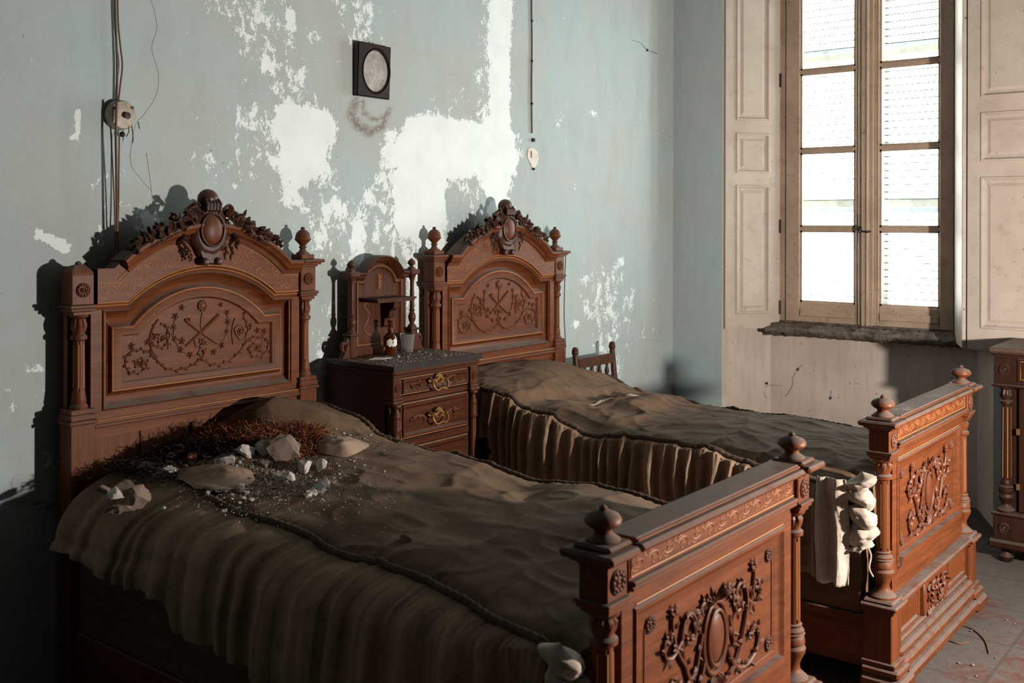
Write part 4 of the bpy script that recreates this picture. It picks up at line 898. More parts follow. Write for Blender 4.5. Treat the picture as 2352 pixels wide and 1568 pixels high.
# big, individually recognisable pieces: pixel, size (m), kind
BIG = [((450, 1048), .050, 'terracotta', (1.25, .36, .30), .62, 'brick_shard', 'long pale brick shard with orange end lying on the rubble'),
 ((560, 1047), .032, 'plaster', (1, .7, .8), None, 'plaster_chunk', 'upright white plaster chunk behind the dusty pillow patch'),
 ((602, 1040), .036, 'plaster', (1, .6, .7), None, 'plaster_chunk', 'jagged white plaster chunk below the horsehair tuft'),
 ((516, 1058), .030, 'plaster', (1.2, .8, .45), None, 'plaster_chunk', 'flat grey plaster piece between brick shard and white chunk'),
 ((650, 1050), .060, 'dustyplaster', (1, .8, .8), None, 'rubble_stone', 'largest rounded rubble stone dusted brown'),
 ((662, 1048), .030, 'terracotta', (1, .5, .8), None, 'brick_shard', 'orange brick fragment stuck to the largest rubble stone'),
 ((698, 1082), .036, 'plaster', (.7, .6, 1), None, 'plaster_chunk', 'tall white plaster wedge beside the largest stone'),
 ((740, 1078), .026, 'plaster', (.8, .7, .9), None, 'plaster_chunk', 'small pointed plaster piece past the white wedge'),
 ((655, 1100), .030, 'plaster', (1.2, .7, .5), None, 'plaster_chunk', 'flat plaster crust in front of the largest stone'),
 ((392, 1083), .030, 'plaster', (1.1, .8, .5), None, 'plaster_chunk', 'angular grey plaster piece at the start of the piping'),
 ((266, 1138), .026, 'plaster', (1, .9, .7), None, 'plaster_chunk', 'pale round plaster lump on the corner of the bedspread'),
 ((318, 1155), .034, 'dustyplaster', (.9, .8, .9), None, 'rubble_stone', 'brown rubble stone on the corner of the bedspread'),
 ((275, 1166), .028, 'dustyplaster', (1.2, .9, .5), None, 'rubble_stone', 'flat rubble stone nearest the bedspread corner edge'),
 ((235, 1128), .020, 'dustyplaster', (1, .9, .7), None, 'rubble_stone', 'small beige rubble stone near the broken bedpost'),
 ((283, 1118), .026, 'dustyplaster', (1.3, .9, .4), None, 'rubble_stone', 'grey slab of rubble behind the pale round lump'),
 ((552, 1124), .018, 'plaster', (.8, .7, 1), None, 'plaster_chunk', 'bright white crumb standing at the patch edge'),
 ((1010 - 80, 1240), .016, 'dustyplaster', (1.3, .9, .6), None, 'rubble_stone', 'lone brown pebble in the middle of the bedspread'),
 ((568, 990), .030, 'plaster', (1.3, .3, .25), 2.2, 'plaster_chunk', 'thin pale splinter lying on the horsehair'),
 ((610, 1068), .020, 'dustyplaster', (1, .8, .7), None, 'rubble_stone', 'small tan stone below the jagged white chunk'),
 ((340, 1072), .022, 'plaster', (1.4, .6, .4), None, 'plaster_chunk', 'narrow plaster sliver beside the headboard planks')]
for i, (uv, sz, mat, stc, rz, nm, lb) in enumerate(BIG):
    x, y = at1(*uv)
    if y > -.10: y = -.10
    chunk(nm, lb, 'rubble', mat, x, y, sz * 1.35, 20 + i * 3, 'rubble fallen on the bed', stc, rz)
# the bright crumbled heap and the scatter of small fragments
rr = random.Random(21)
def scatter(n, uv, su, sv, smin, smax, mats, name, label, group):
    for k in range(n):
        u, v = rr.gauss(uv[0], su), rr.gauss(uv[1], sv); x, y = at1(u, v)
        if not (rope1L(y) - .16 < x < .97): continue
        chunk(name, label, 'rubble', rr.choice(mats), x, min(y, -.08), rr.uniform(smin, smax), rr.randrange(9), group, rr.choice(((1, 1, .6), (1.2, .8, .5), (.9, .8, .8))))
for k in range(14):
    f = k / 13; x, y = at1(712 + 42 * f + rr.uniform(-7, 7), 1138 - 22 * f + rr.uniform(-5, 5))
    chunk('plaster_chunk', 'one of the bright crumbs in the white plaster heap', 'rubble', 'plaster', x, y, rr.uniform(.012, .022), k, 'white plaster heap', (1, 1, .7))
scatter(30, (560, 1128), 34, 16, .005, .012, ['plaster', 'plaster', 'dustyplaster'], 'plaster_crumb', 'small plaster crumb scattered round the dusty patch', 'crumbs round the dusty patch')
scatter(30, (660, 1100), 45, 16, .005, .013, ['plaster', 'dustyplaster'], 'plaster_crumb', 'small plaster crumb scattered before the largest stone', 'crumbs before the largest stone')
scatter(28, (470, 1068), 50, 10, .005, .012, ['plaster', 'dustyplaster'], 'plaster_crumb', 'small plaster crumb scattered along the brick shard', 'crumbs along the brick shard')
scatter(26, (285, 1145), 40, 18, .005, .012, ['dustyplaster', 'plaster', 'dustyplaster'], 'plaster_crumb', 'small rubble crumb scattered on the bedspread corner', 'crumbs on the bedspread corner')
scatter(28, (800, 1010), 50, 14, .003, .008, ['plaster', 'plaster', 'dustyplaster'], 'plaster_crumb', 'small plaster crumb scattered over the covered pillow', 'crumbs over the pillow')
scatter(16, (780, 1090), 60, 20, .003, .007, ['plaster', 'dustyplaster'], 'plaster_crumb', 'small plaster crumb scattered past the white heap', 'crumbs past the white heap')
# dust and grit nobody could count
g = MB(); rr = random.Random(8)
for k in range(2600):
    c = rr.choice(((560, 1110, 90, 30), (660, 1090, 70, 25), (300, 1140, 60, 25), (790, 1010, 70, 18), (480, 1070, 90, 16), (760, 1130, 130, 40)))
    x, y = at1(rr.gauss(c[0], c[2]), rr.gauss(c[1], c[3]))
    if not (rope1L(y) - .10 < x < .96): continue
    s_ = rr.uniform(.0012, .0035); z = cover_z1(x, y) + s_ * .3
    V4 = [(x + s_ * rr.uniform(.5, 1), y, z), (x - s_ * rr.uniform(.5, 1), y + s_ * .7, z), (x - s_ * .3, y - s_, z), (x, y, z + s_ * rr.uniform(.6, 1.2))]
    g.add(V4, [(0, 1, 3), (1, 2, 3), (2, 0, 3), (0, 2, 1)])
gr = build('plaster_grit', g, 'plaster', None, 0); gr.location = (X1, Y1, 0); tag(gr, 'fine white plaster grit sprinkled over the rubble bed', 'grit'); gr['kind'] = 'stuff'
# horsehair spilled from the torn pillow
def strands(n, areas, lmin, lmax, zr_, seed, r=.0011):
    rr = random.Random(seed); b = MB()
    for k in range(n):
        c = rr.choice(areas); x, y = at1(rr.gauss(c[0], c[2]), rr.gauss(c[1], c[3])); y = min(max(y, -.5), -.055); z = cover_z1(x, y) + abs(rr.gauss(0, zr_))
        a = rr.uniform(0, 6.28); L = rr.uniform(lmin, lmax); p = Vector((x, y, z)); d = Vector((math.cos(a), math.sin(a) * .6, rr.uniform(-.25, .35))); P = [p]
        for q in range(4):
            d = (d + Vector((rr.uniform(-.7, .7), rr.uniform(-.7, .7), rr.uniform(-.5, .4)))).normalized(); p = p + d * L / 4
            p.y = min(p.y, -.04); p.z = max(p.z, cover_z1(p.x, p.y) + .001); P.append(p.copy())
        b.tube(P, r * rr.uniform(.7, 1.4), 3, False)
    return b
sA_ = build('horsehair_stuffing', strands(2800, [(600, 1006, 60, 9), (680, 1004, 30, 12), (712, 1028, 12, 14), (540, 1014, 40, 8)], .03, .07, .010, 4), 'straw', None, 0)
sA_.location = (X1, Y1, 0); tag(sA_, 'tangled reddish horsehair stuffing spilling over the rubble', 'stuffing'); sA_['kind'] = 'stuff'
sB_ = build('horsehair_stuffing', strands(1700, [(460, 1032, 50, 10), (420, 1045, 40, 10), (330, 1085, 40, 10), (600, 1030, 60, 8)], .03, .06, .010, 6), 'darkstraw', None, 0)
sB_.location = (X1, Y1, 0); tag(sB_, 'dark matted horsehair stuffing against the headboard planks', 'stuffing'); sB_['kind'] = 'stuff'
# torn ticking of the burst pillow: two dusty flaps
def flap(cu, cv, ru, rv, h, seed):
    rows = []; n, m_ = 26, 26
    for j in range(m_ + 1):
        r = []
        for i in range(n + 1):
            a = 2 * PI * i / n; q = j / m_; rad = 1 + .22 * fbm(math.cos(a) * 1.4, math.sin(a) * 1.4, seed, 3)
            x, y = at1(cu + ru * q * rad * math.cos(a), cv + rv * q * rad * math.sin(a)); r.append((x, y, cover_z1(x, y) + .004 + h * (1 - q ** 2.2) + .006 * fbm(x * 18, y * 18, seed, 3)))
        rows.append(r)
    return MB().rows(rows)
for cu, cv, ru, rv, h, sd, lb in ((500, 1098, 88, 30, .020, 1.0, 'dusty beige torn ticking patch in the middle of the rubble'), (775, 1028, 62, 22, .030, 4.0, 'dusty beige torn ticking flap over the pillow beside the horsehair')):
    o = build('torn_ticking', flap(cu, cv, ru, rv, h, sd), 'ticking', None, 60); o.location = (X1, Y1, 0); tag(o, lb, 'cloth')

# ================================================================== nightstand with shelf back
NX0, NX1, NY0, NY1, NZ = -2.965, -2.450, -.455, -.075, .990
NW = NX1 - NX0; NDp = NY1 - NY0
ns_ = thing('nightstand', 'tall carved nightstand with gallery back and grey stone top between the beds', 'nightstand', (NX0, NY0, 0))
b = MB(); b.box(.004, .03, .03, NDp, ZF + .08, .955); b.box(NW - .03, NW - .004, .03, NDp, ZF + .08, .955); b.box(.03, NW - .03, NDp - .02, NDp, ZF + .08, .955); b.box(.02, NW - .02, .03, NDp, ZF + .08, ZF + .12)
b.box(.012, NW - .012, .012, .03, .84, .862); b.box(.045, NW - .045, .012, .03, .66, .686); b.box(.045, NW - .045, .012, .03, ZF + .08, .42); b.box(.03, NW - .03, .035, .05, .42, .95)
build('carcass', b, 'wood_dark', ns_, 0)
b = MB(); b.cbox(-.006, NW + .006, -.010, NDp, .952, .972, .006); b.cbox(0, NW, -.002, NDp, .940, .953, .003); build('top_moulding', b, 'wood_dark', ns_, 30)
top = MB()
pl = [(-.012, -.016), (NW + .012, -.016), (NW + .012, NDp), (-.012, NDp)]
n_ = len(pl); top.k = 0; top.add([(x, y, .9905) for x, y in pl], [tuple(range(n_))]); top.k = 1
top.add([(x, y, z) for z in (.9725, .9905) for x, y in pl], [(k, (k + 1) % n_, n_ + (k + 1) % n_, n_ + k) for k in range(n_)] + [tuple(range(n_))])
build('stone_top', top, ['marble', 'edge'], ns_, 0)
for x in (.0, NW - .048):
    p = MB(); p.cbox(x, x + .048, -.002, .05, .862, .940, .003); p.cbox(x - .006, x + .054, -.010, .05, .836, .850, .004); p.cbox(x - .003, x + .051, -.006, .05, .850, .862, .003); p.box(x + .004, x + .044, .022, .05, ZF + .10, .838)
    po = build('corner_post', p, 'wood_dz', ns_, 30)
    build('rosette', rosette_mb(.017), 'carve', po, 40, key='ros4', loc=(x + .024, -.002, .902))
    c_ = MB(); c_.lathe([(.018, .836), (.020, .828), (.012, .822), (.010, .812), (.016, .800), (.019, .786), (.016, .772), (.010, .762), (.014, .756), (.020, .748), (.020, .742), (.012, .735), (.0135, .728)], x + .024, .006, 18)
    fluted(c_, .47, .50, .725, .732, .0135, x + .024, .006); build('column', c_, ['wood_dz', 'gold'], po, 40)
    c_ = MB(); c_.cbox(x - .004, x + .052, -.012, .05, .40, .47, .004); c_.cbox(x - .008, x + .056, -.018, .052, ZF + .02, ZF + .11, .006); build('post_base', c_, 'wood_dz', po, 30)
def handle(parent, x, z):
    h_ = MB(); rr = random.Random(4)
    h_.prism([(x - .066, z + .004), (x - .05, z + .016), (x - .03, z + .006), (x - .018, z + .022), (x, z + .030), (x + .018, z + .022), (x + .03, z + .006), (x + .05, z + .016), (x + .066, z + .004), (x + .05, z - .006), (x + .025, z - .012), (x, z - .016), (x - .025, z - .012), (x - .05, z - .006)], -.010, -.004)
    for k in range(16): h_.leaf((x + rr.uniform(-.05, .05), -.010, z + rr.uniform(-.006, .014)), (rr.uniform(-1, 1), -.5, rr.uniform(-.5, 1)), .018, .010, (0, -1, .2), .6)
    ho = build('handle_plate', h_, 'brass', parent, 40)
    build('drop_handle', MB().tube(spline([(x - .042, -.014, z + .002), (x - .044, -.022, z - .018), (x - .026, -.026, z - .036), (x, -.027, z - .030), (x + .026, -.026, z - .036), (x + .044, -.022, z - .018), (x + .042, -.014, z + .002)], 5), .0042, 7), 'brass', parent, 40)
for z0, z1 in ((.866, .938), (.690, .836), (.428, .656)):
    d = MB(); xa, xb = .052, NW - .052; d.cbox(xa, xb, .010, .034, z0, z1, .003)
    d.sweep([(xa + .006, z0 + .006), (xb - .006, z0 + .006), (xb - .006, z1 - .006), (xa + .006, z1 - .006)], [(0, .010), (.002, .001), (.010, .002), (.016, .007), (.02, .010)], True)
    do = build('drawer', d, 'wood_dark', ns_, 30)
    g1 = [(xa + .004, z0 + .004), (xb - .004, z0 + .004), (xb - .004, z1 - .004), (xa + .004, z1 - .004)]
    build('gilt_line', MB().tube([(x, .0095, z) for x, z in g1 + g1[:1]], .0013, 4), 'gold', do, 0)
    zc = (z0 + z1) / 2; rr = random.Random(int(z0 * 1000))
    for sg in (-1, 1):
        cv = MB(); cv.tube(spline([(NW / 2 + sg * .06, .010, zc), (NW / 2 + sg * .10, .008, zc + .012), (NW / 2 + sg * .15, .010, zc)], 5), .004, 6)
        for k in range(12): cv.leaf((NW / 2 + sg * rr.uniform(.07, .145), .010, zc + rr.uniform(-.014, .014)), (rr.uniform(-1, 1), -.4, rr.uniform(-1, 1)), .020, .012, (0, -1, 0), .6)
        build('drawer_carving', cv, 'carve', do, 40)
    handle(do, NW / 2, zc + .006)
# gallery back: arched panel, turned columns, little shelf
GX, GY = NW / 2 + .008, NDp - .052            # centre x and front plane of the columns
gal = MB()
def garch(half, zk, apex, ch, zb):
    rise = apex - zk; Rr = (half * half + rise * rise) / (2 * rise); zc = apex - Rr; a0 = math.asin(min(1, half / Rr))
    return [(GX - ch, zb), (GX - ch, zk)] + [(GX + Rr * math.sin(-a0 + 2 * a0 * i / 16), zc + Rr * math.cos(-a0 + 2 * a0 * i / 16)) for i in range(17)] + [(GX + ch, zk), (GX + ch, zb)]
gal.prism(garch(.112, 1.336, 1.405, .165, .9905), GY + .022, GY + .045)
fr = garch(.100, 1.305, 1.372, .135, 1.035)
gal.sweep(fr[::-1], [(0, GY + .022), (.002, GY + .016), (.008, GY + .015), (.014, GY + .020), (.016, GY + .023)])
crn = garch(.112, 1.336, 1.408, .198, 1.336)[1:-1]
gal.sweep(crn[::-1], [(.026, GY + .022), (.022, GY + .010), (.012, GY - .002), (.004, GY - .016), (-.002, GY - .022), (-.008, GY - .016), (-.008, GY + .045)])
for sg in (-1, 1): gal.cbox(GX + sg * .182 - .030, GX + sg * .182 + .030, GY - .024, GY + .046, 1.326, 1.350, .005)
gal.cbox(GX - .165, GX + .165, GY + .010, GY + .045, .9905, 1.022, .003)
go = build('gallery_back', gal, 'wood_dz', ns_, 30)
build('gilt_line', MB().tube([(x, GY + .0155, z) for x, z in fr + fr[:1]], .0013, 4), 'gold', go, 0)
build('gilt_line', MB().tube([(x, GY - .004, z - .010) for x, z in crn], .0012, 4), 'gold', go, 0)
for sg in (-1, 1):
    x = GX + sg * .182; c_ = MB()
    c_.cbox(x - .020, x + .020, GY - .016, GY + .03, .9905, 1.078, .003); c_.cbox(x - .026, x + .026, GY - .022, GY + .034, 1.078, 1.090, .004)
    pd = build('pedestal', c_, 'wood_dz', go, 30)
    c_ = MB(); c_.lathe([(.020, 1.090), (.020, 1.097), (.012, 1.104), (.010, 1.112), (.016, 1.126), (.0175, 1.140), (.014, 1.152), (.009, 1.160), (.014, 1.166), (.010, 1.172), (.0105, 1.18), (.0085, 1.30), (.012, 1.303), (.012, 1.309), (.016, 1.318), (.018, 1.326)], x, GY, 16)
    build('column', c_, 'wood_dz', go, 40)
    build('finial', MB().lathe([(.018, 1.350), (.018, 1.355), (.010, 1.360), (.008, 1.366), (.017, 1.374), (.018, 1.381), (.013, 1.389), (.005, 1.396), (.001, 1.400)], x, GY + .004, 16), 'wood_dz', go, 40)
    vol = MB(); vol.tube(spline([(x + sg * .022, GY, 1.070), (x + sg * .030, GY, 1.05), (x + sg * .050, GY, 1.052), (x + sg * .055, GY, 1.030), (x + sg * .042, GY, 1.018), (x + sg * .034, GY, 1.030), (x + sg * .044, GY, 1.036)], 5), .009, 8); vol.prism([(x + sg * .018, .9905), (x + sg * .060, .9905), (x + sg * .045, 1.02), (x + sg * .02, 1.07)], GY - .012, GY + .014)
    build('side_scroll', vol, 'wood_dz', go, 40)
sc_ = MB()
for sg in (-1, 1):
    sc_.tube(spline([(GX + sg * .05, GY + .021, 1.07), (GX + sg * .09, GY + .021, 1.10), (GX + sg * .06, GY + .021, 1.16), (GX + sg * .09, GY + .021, 1.20), (GX + sg * .07, GY + .021, 1.215)], 6), .0016, 5)
for k in range(10): sc_.leaf((GX, GY + .021, 1.265 + k * .006), ((k % 3 - 1) * .6, -.2, 1), .022, .010, (0, -1, 0), .5)
build('panel_carving', sc_, 'inlay', go, 40)
shf = MB(); shf.prism([(GX - .115, 1.228), (GX + .115, 1.228), (GX + .108, 1.218), (GX - .108, 1.218)], GY - .085, GY + .022); shf.prism([(GX - .118, 1.235), (GX + .118, 1.235), (GX + .118, 1.228), (GX - .118, 1.228)], GY - .09, GY + .022)
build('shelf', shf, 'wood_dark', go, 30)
bk = MB(); pb = [(GY + .022, 1.218), (GY - .060, 1.218), (GY - .055, 1.19), (GY - .03, 1.175), (GY - .025, 1.15), (GY, 1.14), (GY + .005, 1.11), (GY + .022, 1.10)]
bk.add([(GX + s_ * .016 + .028, y, z) for s_ in (-1, 1) for y, z in pb], [tuple(range(8)), tuple(range(15, 7, -1))] + [(k, (k + 1) % 8, 8 + (k + 1) % 8, 8 + k) for k in range(8)])
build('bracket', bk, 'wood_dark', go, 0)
# things on the nightstand
bx_, by_ = -2.712, -.185
bt = thing('medicine_bottle', 'small amber glass medicine bottle with a white label on the nightstand', 'bottle', (bx_, by_, NZ + .0005))
build('bottle_body', MB().lathe([(.026, 0), (.029, .003), (.029, .072), (.026, .082), (.012, .094), (.010, .098), (.010, .118), (.013, .119), (.013, .126), (.0095, .127)], 0, 0, 28), 'amber', bt, 40)
build('stopper', MB().lathe([(.009, .127), (.009, .133), (.013, .134), (.014, .143), (.010, .147), (.001, .148)], 0, 0, 16), 'amber', bt, 40)
lab = MB(); lab.rows([[(.0295 * math.sin(a), -.0295 * math.cos(a), z + (.004 * math.cos(8 * a) if z > .05 else -.004 * math.cos(8 * a))) for a in [-.95 + 1.9 * k / 20 - .35 for k in range(21)]] for z in (.040, .068)]); build('paper_label', lab, 'paper', bt, 0)
mk = MB()
for P in ([(-.30, .062), (-.30, .054), (-.44, .054)], [(-.37, .062), (-.37, .046)], [(-.44, .060), (-.44, .054)], [(-.55, .049), (-.15, .049)]):
    mk.tube([(.0297 * math.sin(a), -.0297 * math.cos(a), z) for a, z in P], .0008, 4)
build('label_print', mk, 'iron', bt, 0)
gt = thing('drinking_glass', 'clear faceted drinking glass beside the amber bottle', 'glass', (-2.592, -.170, NZ + .0005))
pr = [(.024, 0), (.026, .002), (.0275, .03), (.031, .055), (.035, .080)]; pi = [(.0335, .080), (.0295, .055), (.0255, .03), (.022, .012), (.001, .010)]
build('tumbler', MB().lathe(pr + pi, 0, 0, 40, flute=(.004, .05, 10, .05)), 'glass', gt, 50)
tag(build('paper_slip', MB().add([(-2.885, -.235, NZ + .002), (-2.830, -.215, NZ + .004), (-2.775, -.262, NZ + .002), (-2.840, -.278, NZ + .003), (-2.885, -.235, NZ + .0005), (-2.830, -.215, NZ + .0025), (-2.775, -.262, NZ + .0006), (-2.840, -.278, NZ + .0015)], [(0, 1, 2, 3), (4, 7, 6, 5), (0, 4, 5, 1), (1, 5, 6, 2), (2, 6, 7, 3), (3, 7, 4, 0)]), 'paper', None, 0), 'torn slip of white paper lying on the nightstand', 'paper')
rr = random.Random(13)
for k in range(16):
    me = HULLS[[q for q in HULLS if q[1] == 'plaster'][k % 4]]; o = bpy.data.objects.new('plaster_crumb', me); COL.objects.link(o); s_ = rr.uniform(.003, .008)
    o.location = (rr.uniform(-2.93, -2.48), rr.uniform(-.43, -.22), NZ + s_ * .4); o.scale = (s_,) * 3; o.rotation_euler = (0, 0, rr.uniform(0, 6)); tag(o, 'small plaster crumb on the stone top of the nightstand', 'rubble', 'crumbs on the nightstand')
g = MB()
for k in range(420):
    x, y = rr.uniform(-2.96, -2.46), rr.uniform(-.455, -.16); s_ = rr.uniform(.0008, .002); z = NZ + .0006
    g.add([(x + s_, y, z), (x - s_, y + s_, z), (x - s_ * .3, y - s_, z), (x, y, z + s_)], [(0, 1, 3), (1, 2, 3), (2, 0, 3), (0, 2, 1)])
gr = build('plaster_grit', g, 'plaster', None, 0); tag(gr, 'fine plaster grit dusted over the stone top of the nightstand', 'grit'); gr['kind'] = 'stuff'

# ================================================================== chair behind the window bed
ch = thing('spindle_chair', 'dark wooden chair with a spindle back behind the window bed', 'chair', (-1.297, -.195, 0))
CW = .365
for x in (.0, CW):
    b = MB(); b.tube([(x, .02, ZF), (x, 0, .40), (x, .005, .62), (x, .030, .860)], [.015, .018, .018, .015], 10); b.cbox(x - .016, x + .016, .012, .046, .845, .880, .008); b.ball((x, .028, .880), (.017, .017, .012), 12, 6); build('back_post', b, 'chairwood', ch, 40)
build('top_rail', MB().prism([(.010, .825), (CW - .01, .825), (CW - .01, .79), (CW - .03, .775), (.03, .775), (.01, .79)], .008, .036), 'chairwood', ch, 30)
build('lower_rail', MB().cbox(.01, CW - .01, .002, .024, .58, .605, .004), 'chairwood', ch, 30)
for k in range(4):
    x = CW * (k + 1) / 5; build('spindle', MB().lathe([(.006, .60), (.008, .63), (.012, .66), (.006, .68), (.012, .69), (.006, .70), (.014, .735), (.007, .765), (.010, .77), (.006, .78)], x, .016, 12), 'chairwood', ch, 40)
build('seat', MB().cbox(-.02, CW + .02, -.40, .012, .395, .425, .008), 'chairwood', ch, 30)
for x in (.01, CW - .01): build('front_leg', MB().lathe([(.014, ZF), (.018, .02), (.014, .05), (.019, .20), (.014, .24), (.020, .30), (.020, .396)], x, -.37, 12), 'chairwood', ch, 40)
for z in (.12, .22): build('stretcher', MB().tube([(.01, -.37, z), (CW - .01, -.37, z)], .009, 8), 'chairwood', ch, 40)

# ================================================================== marble-topped cabinet by the window (front faces the room)
cb = thing('column_cabinet', 'marble-topped cabinet with fluted corner columns against the wall under the shutter', 'cabinet', (-.575, -2.095, 0), -PI / 2)
CBW, CBD = .86, .50
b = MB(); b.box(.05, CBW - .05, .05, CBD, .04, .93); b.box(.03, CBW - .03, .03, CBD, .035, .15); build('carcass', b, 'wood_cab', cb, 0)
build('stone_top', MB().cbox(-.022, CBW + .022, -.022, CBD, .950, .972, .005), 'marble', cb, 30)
b = MB(); b.cbox(-.014, CBW + .014, -.014, CBD, .936, .950, .005); b.cbox(.0, CBW, 0, CBD, .80, .936, .003); b.cbox(-.012, CBW + .012, -.012, CBD, .786, .800, .004); build('frieze', b, 'wood_cab', cb, 30)
b = MB(); b.cbox(-.012, CBW + .012, -.012, CBD, .175, .19, .004); b.cbox(-.004, CBW + .004, -.004, CBD, .062, .178, .004); b.cbox(-.024, CBW + .024, -.024, CBD, .022, .062, .010); build('plinth', b, 'wood_cab', cb, 30)
for x in (.045, CBW - .045):
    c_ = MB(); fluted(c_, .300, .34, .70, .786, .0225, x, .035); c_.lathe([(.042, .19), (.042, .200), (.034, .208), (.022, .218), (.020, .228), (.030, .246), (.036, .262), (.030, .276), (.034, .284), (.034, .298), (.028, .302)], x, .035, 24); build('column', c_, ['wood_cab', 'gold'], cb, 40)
    for z in (.868, .118): build('rosette', rosette_mb(.026), 'wood_cab', cb, 40, key='ros5', loc=(x, -.001 if z > .5 else -.005, z))
    for y in (.04, CBD - .05): build('bun_foot', MB().lathe([(.018, ZF), (.030, -.04), (.034, -.022), (.024, -.006), (.020, .006), (.030, .014), (.030, .022)], x, y, 18), 'wood_cab', cb, 40)
for k in (0, 1):
    xa = .10 + k * .33; d = MB(); d.cbox(xa, xa + .325, .030, .052, .195, .782, .003); d.sweep([(xa + .04, .24), (xa + .285, .24), (xa + .285, .74), (xa + .04, .74)], [(0, .030), (.004, .022), (.012, .024), (.02, .032)], True)
    do = build('door', d, 'wood_cab', cb, 30)
    for z in (.30, .56): build('hinge', MB().cbox(xa - .010 + k * .325, xa + .006 + k * .325, .020, .032, z, z + .030, .002), 'brass', do, 30)
    g1 = [(xa + .036, .236), (xa + .289, .236), (xa + .289, .744), (xa + .036, .744)]; build('gilt_line', MB().tube([(x, .0285, z) for x, z in g1 + g1[:1]], .0014, 4), 'gold', do, 0)
d = MB(); d.cbox(.10, CBW - .10, -.006, .02, .815, .925, .003); do = build('drawer', d, 'wood_cab', cb, 30)
g1 = [(.115, .828), (CBW - .115, .828), (CBW - .115, .912), (.115, .912)]; build('gilt_line', MB().tube([(x, -.0065, z) for x, z in g1 + g1[:1]], .0014, 4), 'gold', do, 0)
build('knob', MB().lathe([(.004, -.006), (.006, -.014), (.012, -.022), (.008, -.030), (.001, -.032)], CBW / 2, 0, 14, axis='y', cz=.87), 'brass', do, 40)

# ================================================================== on the wall
pc_ = [pix(u, v, 1, YW - .012) for u, v in ((817, 95), (890, 110), (890, 228), (813, 220))]
mx0, mx1 = (pc_[0].x + pc_[3].x) / 2, (pc_[1].x + pc_[2].x) / 2; mz1, mz0 = (pc_[0].z + pc_[1].z) / 2, (pc_[2].z + pc_[3].z) / 2
mw, mh = mx1 - mx0, mz1 - mz0
mr = thing('wall_mirror', 'small dark framed mirror with an oval glass hanging on the peeling wall', 'mirror', (mx0, YW - .004, mz0)); mr.rotation_euler = (.035, 0, 0)
b = MB(); n = 40; ox, oz, rx, rz_ = mw * .56, mh * .50, mw * .385, mh * .385
sq = []; 
for k in range(n):
    a = 2 * PI * k / n; c, s_ = math.cos(a), math.sin(a); q = min(abs((mw - ox if c > 0 else ox) / c) if abs(c) > 1e-6 else 9, abs((mh - oz if s_ > 0 else oz) / s_) if abs(s_) > 1e-6 else 9); sq.append((ox + q * c, oz + q * s_))
for (cx_, cz_) in ((0, 0), (mw, 0), (mw, mh), (0, mh)):
    i = min(range(n), key=lambda k: (sq[k][0] - cx_) ** 2 + (sq[k][1] - cz_) ** 2); sq[i] = (cx_, cz_)
el = lambda f: [(ox + rx * f * math.cos(2 * PI * k / n), oz + rz_ * f * math.sin(2 * PI * k / n)) for k in range(n)]
rows = [[(x, y, z) for x, z in P] for P, y in ((sq, 0), (sq, -.020), ([(ox + (x - ox) * .96, oz + (z - oz) * .96) for x, z in sq], -.024), (el(1.14), -.024), (el(1.08), -.028), (el(1.02), -.024), (el(1.0), -.012))]
b.rows(rows, True); b.add(rows[0], [tuple(range(n))]); build('frame', b, 'mirrorframe', mr, 30)
build('mirror_glass', MB().add([(x, -.014, z) for x, z in el(1.01)] + [(x, -.010, z) for x, z in el(1.01)], [tuple(range(n)), tuple(range(2 * n - 1, n - 1, -1))]), 'mirror', mr, 0)
build('hanger', MB().ball((mw * .5, -.008, mh + .003), (.006, .004, .006)), 'brass', mr)
# bell-pull box and its cords
pd_ = pix(271, 265, 1, YW); rb = .052
bb_ = thing('bell_box', 'round cream wall box with a dark hole, hung with old cords', 'switch box', (pd_.x, YW - .001, pd_.z))
b = MB(); b.lathe([(rb, 0), (rb * 1.02, -.010), (rb * .98, -.028), (rb * .90, -.036), (rb * .5, -.040), (rb * .22, -.040), (rb * .2, -.030), (.001, -.028)], 0, 0, 36, axis='y'); build('housing', b, ['porcelain'], bb_, 35)
b = MB(); b.lathe([(rb * .24, -.0405), (rb * .22, -.042), (.0005, -.043)], .012, 0, 16, axis='y', cz=-.002); build('centre_hole', b, 'iron', bb_)
for a, r in ((.7, .8), (2.6, .72)): build('screw', MB().lathe([(.006, -.036), (.005, -.041), (.0005, -.042)], rb * r * math.cos(a), 0, 10, axis='y', cz=rb * r * math.sin(a)), 'cord', bb_)
build('pull_eye', MB().ball((.004, -.02, -rb * 1.28), (.010, .009, .010), 12, 8), 'iron', bb_)
for P in ([(.016, -.03), (.020, -.055), (.010, -.075)], [(.030, -.035), (.036, -.075), (.034, -.095)], [(.055, -.02), (.060, -.045)]): build('loose_wire', MB().tube(spline([(x, -.036, z) for x, z in P], 4), .002, 5), 'cord', bb_)
def cord(name, pts, r, label, y=-.010, parent=None):
    P = spline([pix(u, v, 1, YW + y) for u, v in pts], 8)
    if parent is not None: return build(name, MB().tube([p - parent.location for p in P], r, 7), 'cord', parent, 60)
    return tag(build(name, MB().tube(P, r, 7), 'cord', None, 60), label, 'cable')
cord('wall_cord', [(262, -140), (264, 0), (267, 90), (269, 160), (268, 235)], .0042, 'thick brown cord running down the wall into the round box', -.012, bb_)
cord('wall_cord', [(267, -140), (270, 0), (272, 60), (277, 110), (281, 150), (277, 190), (271, 240)], .003, 'thin brown cord looping out above the round box', -.014, bb_)
cord('wall_cord', [(268, 235), (266, 300), (267, 380), (268, 470), (270, 580)], .0044, 'thick brown cord passing over the round box to the headboard', -.050, bb_)
cord('wall_cord', [(254, 290), (257, 350), (262, 450), (265, 575)], .0026, 'thin brown cord hanging from the edge of the round box', -.030, bb_)
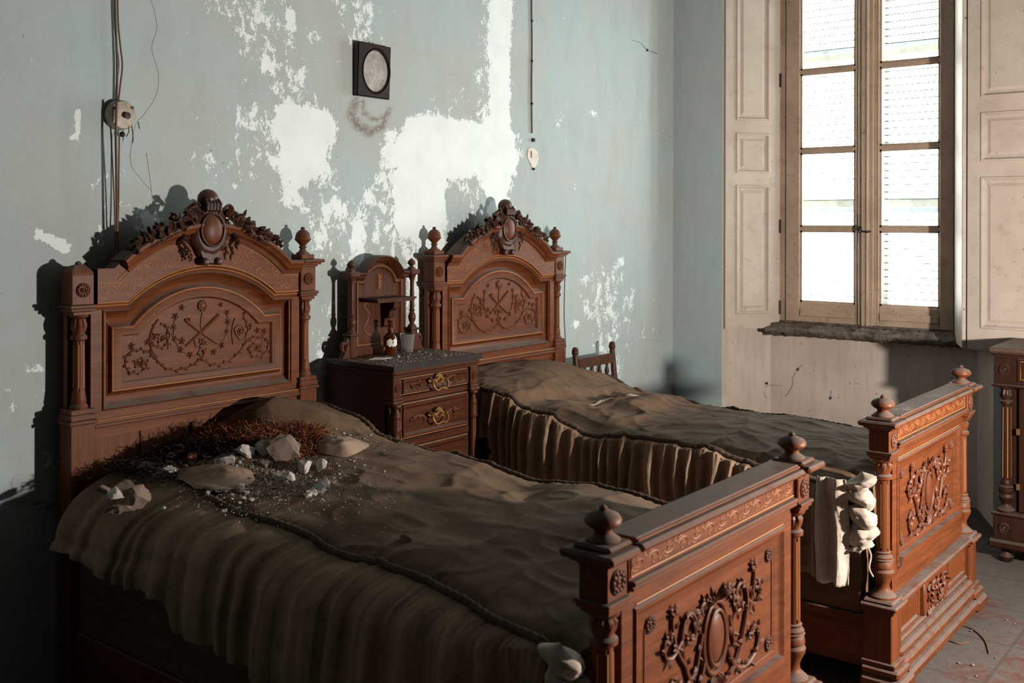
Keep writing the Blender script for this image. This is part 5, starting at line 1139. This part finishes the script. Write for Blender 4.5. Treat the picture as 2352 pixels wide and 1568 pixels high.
cord('wall_cord', [(274, 310), (273, 380), (272, 480), (268, 585)], .0028, 'thin brown cord hanging from the eye under the round box', -.028, bb_)
cord('hanging_cable', [(1300, 575), (1297, 650), (1296, 730), (1299, 790), (1297, 850)], .0028, 'thin cord dangling beside the window bed headboard', -.10)
ps = pix(1222, 362, 1, YW)
sw = thing('broken_switch', 'broken pinkish plaster switch stub below the straight cord', 'switch', (ps.x, YW - .0005, ps.z))
c2 = cord('pull_cord', [(1221, -140), (1221, 0), (1222, 100), (1221, 200), (1222, 306)], .0042, '', -.008, sw)
for v in (48, 140, 238): o = build('cord_clip', MB().ball(pix(1222, v, 1, YW - .010) - sw.location, (.008, .007, .007), 8, 5), 'iron', sw)
P = [(x * 1.5, z) for x, z in ((-.030, .02), (-.024, .045), (-.008, .055), (.012, .050), (.030, .030), (.034, .0), (.028, -.03), (.014, -.052), (-.004, -.050), (-.012, -.03), (-.026, -.008))]
build('plaster_patch', MB().prism(P, -.004, 0), 'pinkpatch' if 'pinkpatch' in M else 'plaster', sw, 0)
build('terminal', MB().cbox(-.007, .009, -.016, 0, .084, .102, .002), 'iron', sw, 30); build('terminal', MB().ball((.006, -.006, -.060), (.010, .008, .007), 10, 6), 'iron', sw)
build('exposed_lath', MB().cbox(-.018, -.008, -.007, -.003, -.002, .034, .002), 'terracotta', sw, 0)
# cobwebs and dust clots
def web(u, v, axis, val, P, label, k):
    c = pix(u, v, axis, val); t_ = thing('cobweb', label, 'cobweb', c); build('dust_clot', MB().ball((0, 0, 0), (.008, .006, .009), 8, 6), 'cobweb', t_)
    for a in P:
        Q = [pix(u + du, v + dv, axis, val) - c for du, dv in a]; build('thread', MB().tube(spline(Q, 5), .0009, 4), 'cobweb', t_)
web(1487, 115, 1, YW - .006, [[(-35, -22), (-15, -16), (0, 0), (24, 8)], [(10, 2), (18, 6), (22, 10)]], 'dark cobweb clot on the wall high beside the corner', 0)
web(1833, 848, 0, .345, [[(0, 0), (-12, 20), (-12, 34), (-22, 54), (-30, 62)], [(0, 0), (10, -12)]], 'dark cobweb clot with a thread under the window sill', 1)
web(1762, 880, 0, .30, [[(-30, 0), (-10, 10), (8, 4), (36, 6)], [(-10, 8), (-6, 26), (0, 34)]], 'spread cobweb across the niche corner', 2)
web(1908, 914, 0, .345, [[(0, 0), (1, -18)]], 'small dust clot on the wall above the window bed', 3)
# grit and twigs on the floor by the footboard
rr = random.Random(17)
for k in range(18):
    u, v = rr.uniform(2120, 2340), rr.uniform(1400, 1560); p = pix(u, v, 2, ZF); me = HULLS[[q for q in HULLS if q[1] == 'dustyplaster'][k % 3]]; s_ = rr.uniform(.003, .009)
    o = bpy.data.objects.new('floor_crumb', me); COL.objects.link(o); o.location = (p.x, p.y, ZF + s_ * .4); o.scale = (s_,) * 3; o.rotation_euler = (0, 0, rr.uniform(0, 6)); tag(o, 'small crumb of rubble on the floor beside the window bed', 'rubble', 'crumbs on the floor')
for k, P in enumerate(([(2200, 1432), (2235, 1445), (2262, 1470), (2272, 1500)], [(2180, 1470), (2205, 1478), (2225, 1474)])):
    tag(build('twig', MB().tube(spline([pix(u, v, 2, ZF + .004) for u, v in P], 5), .0028, 5), 'cord', None), ('curved dry twig on the dusty floor', 'short straight twig on the dusty floor')[k], 'twig')
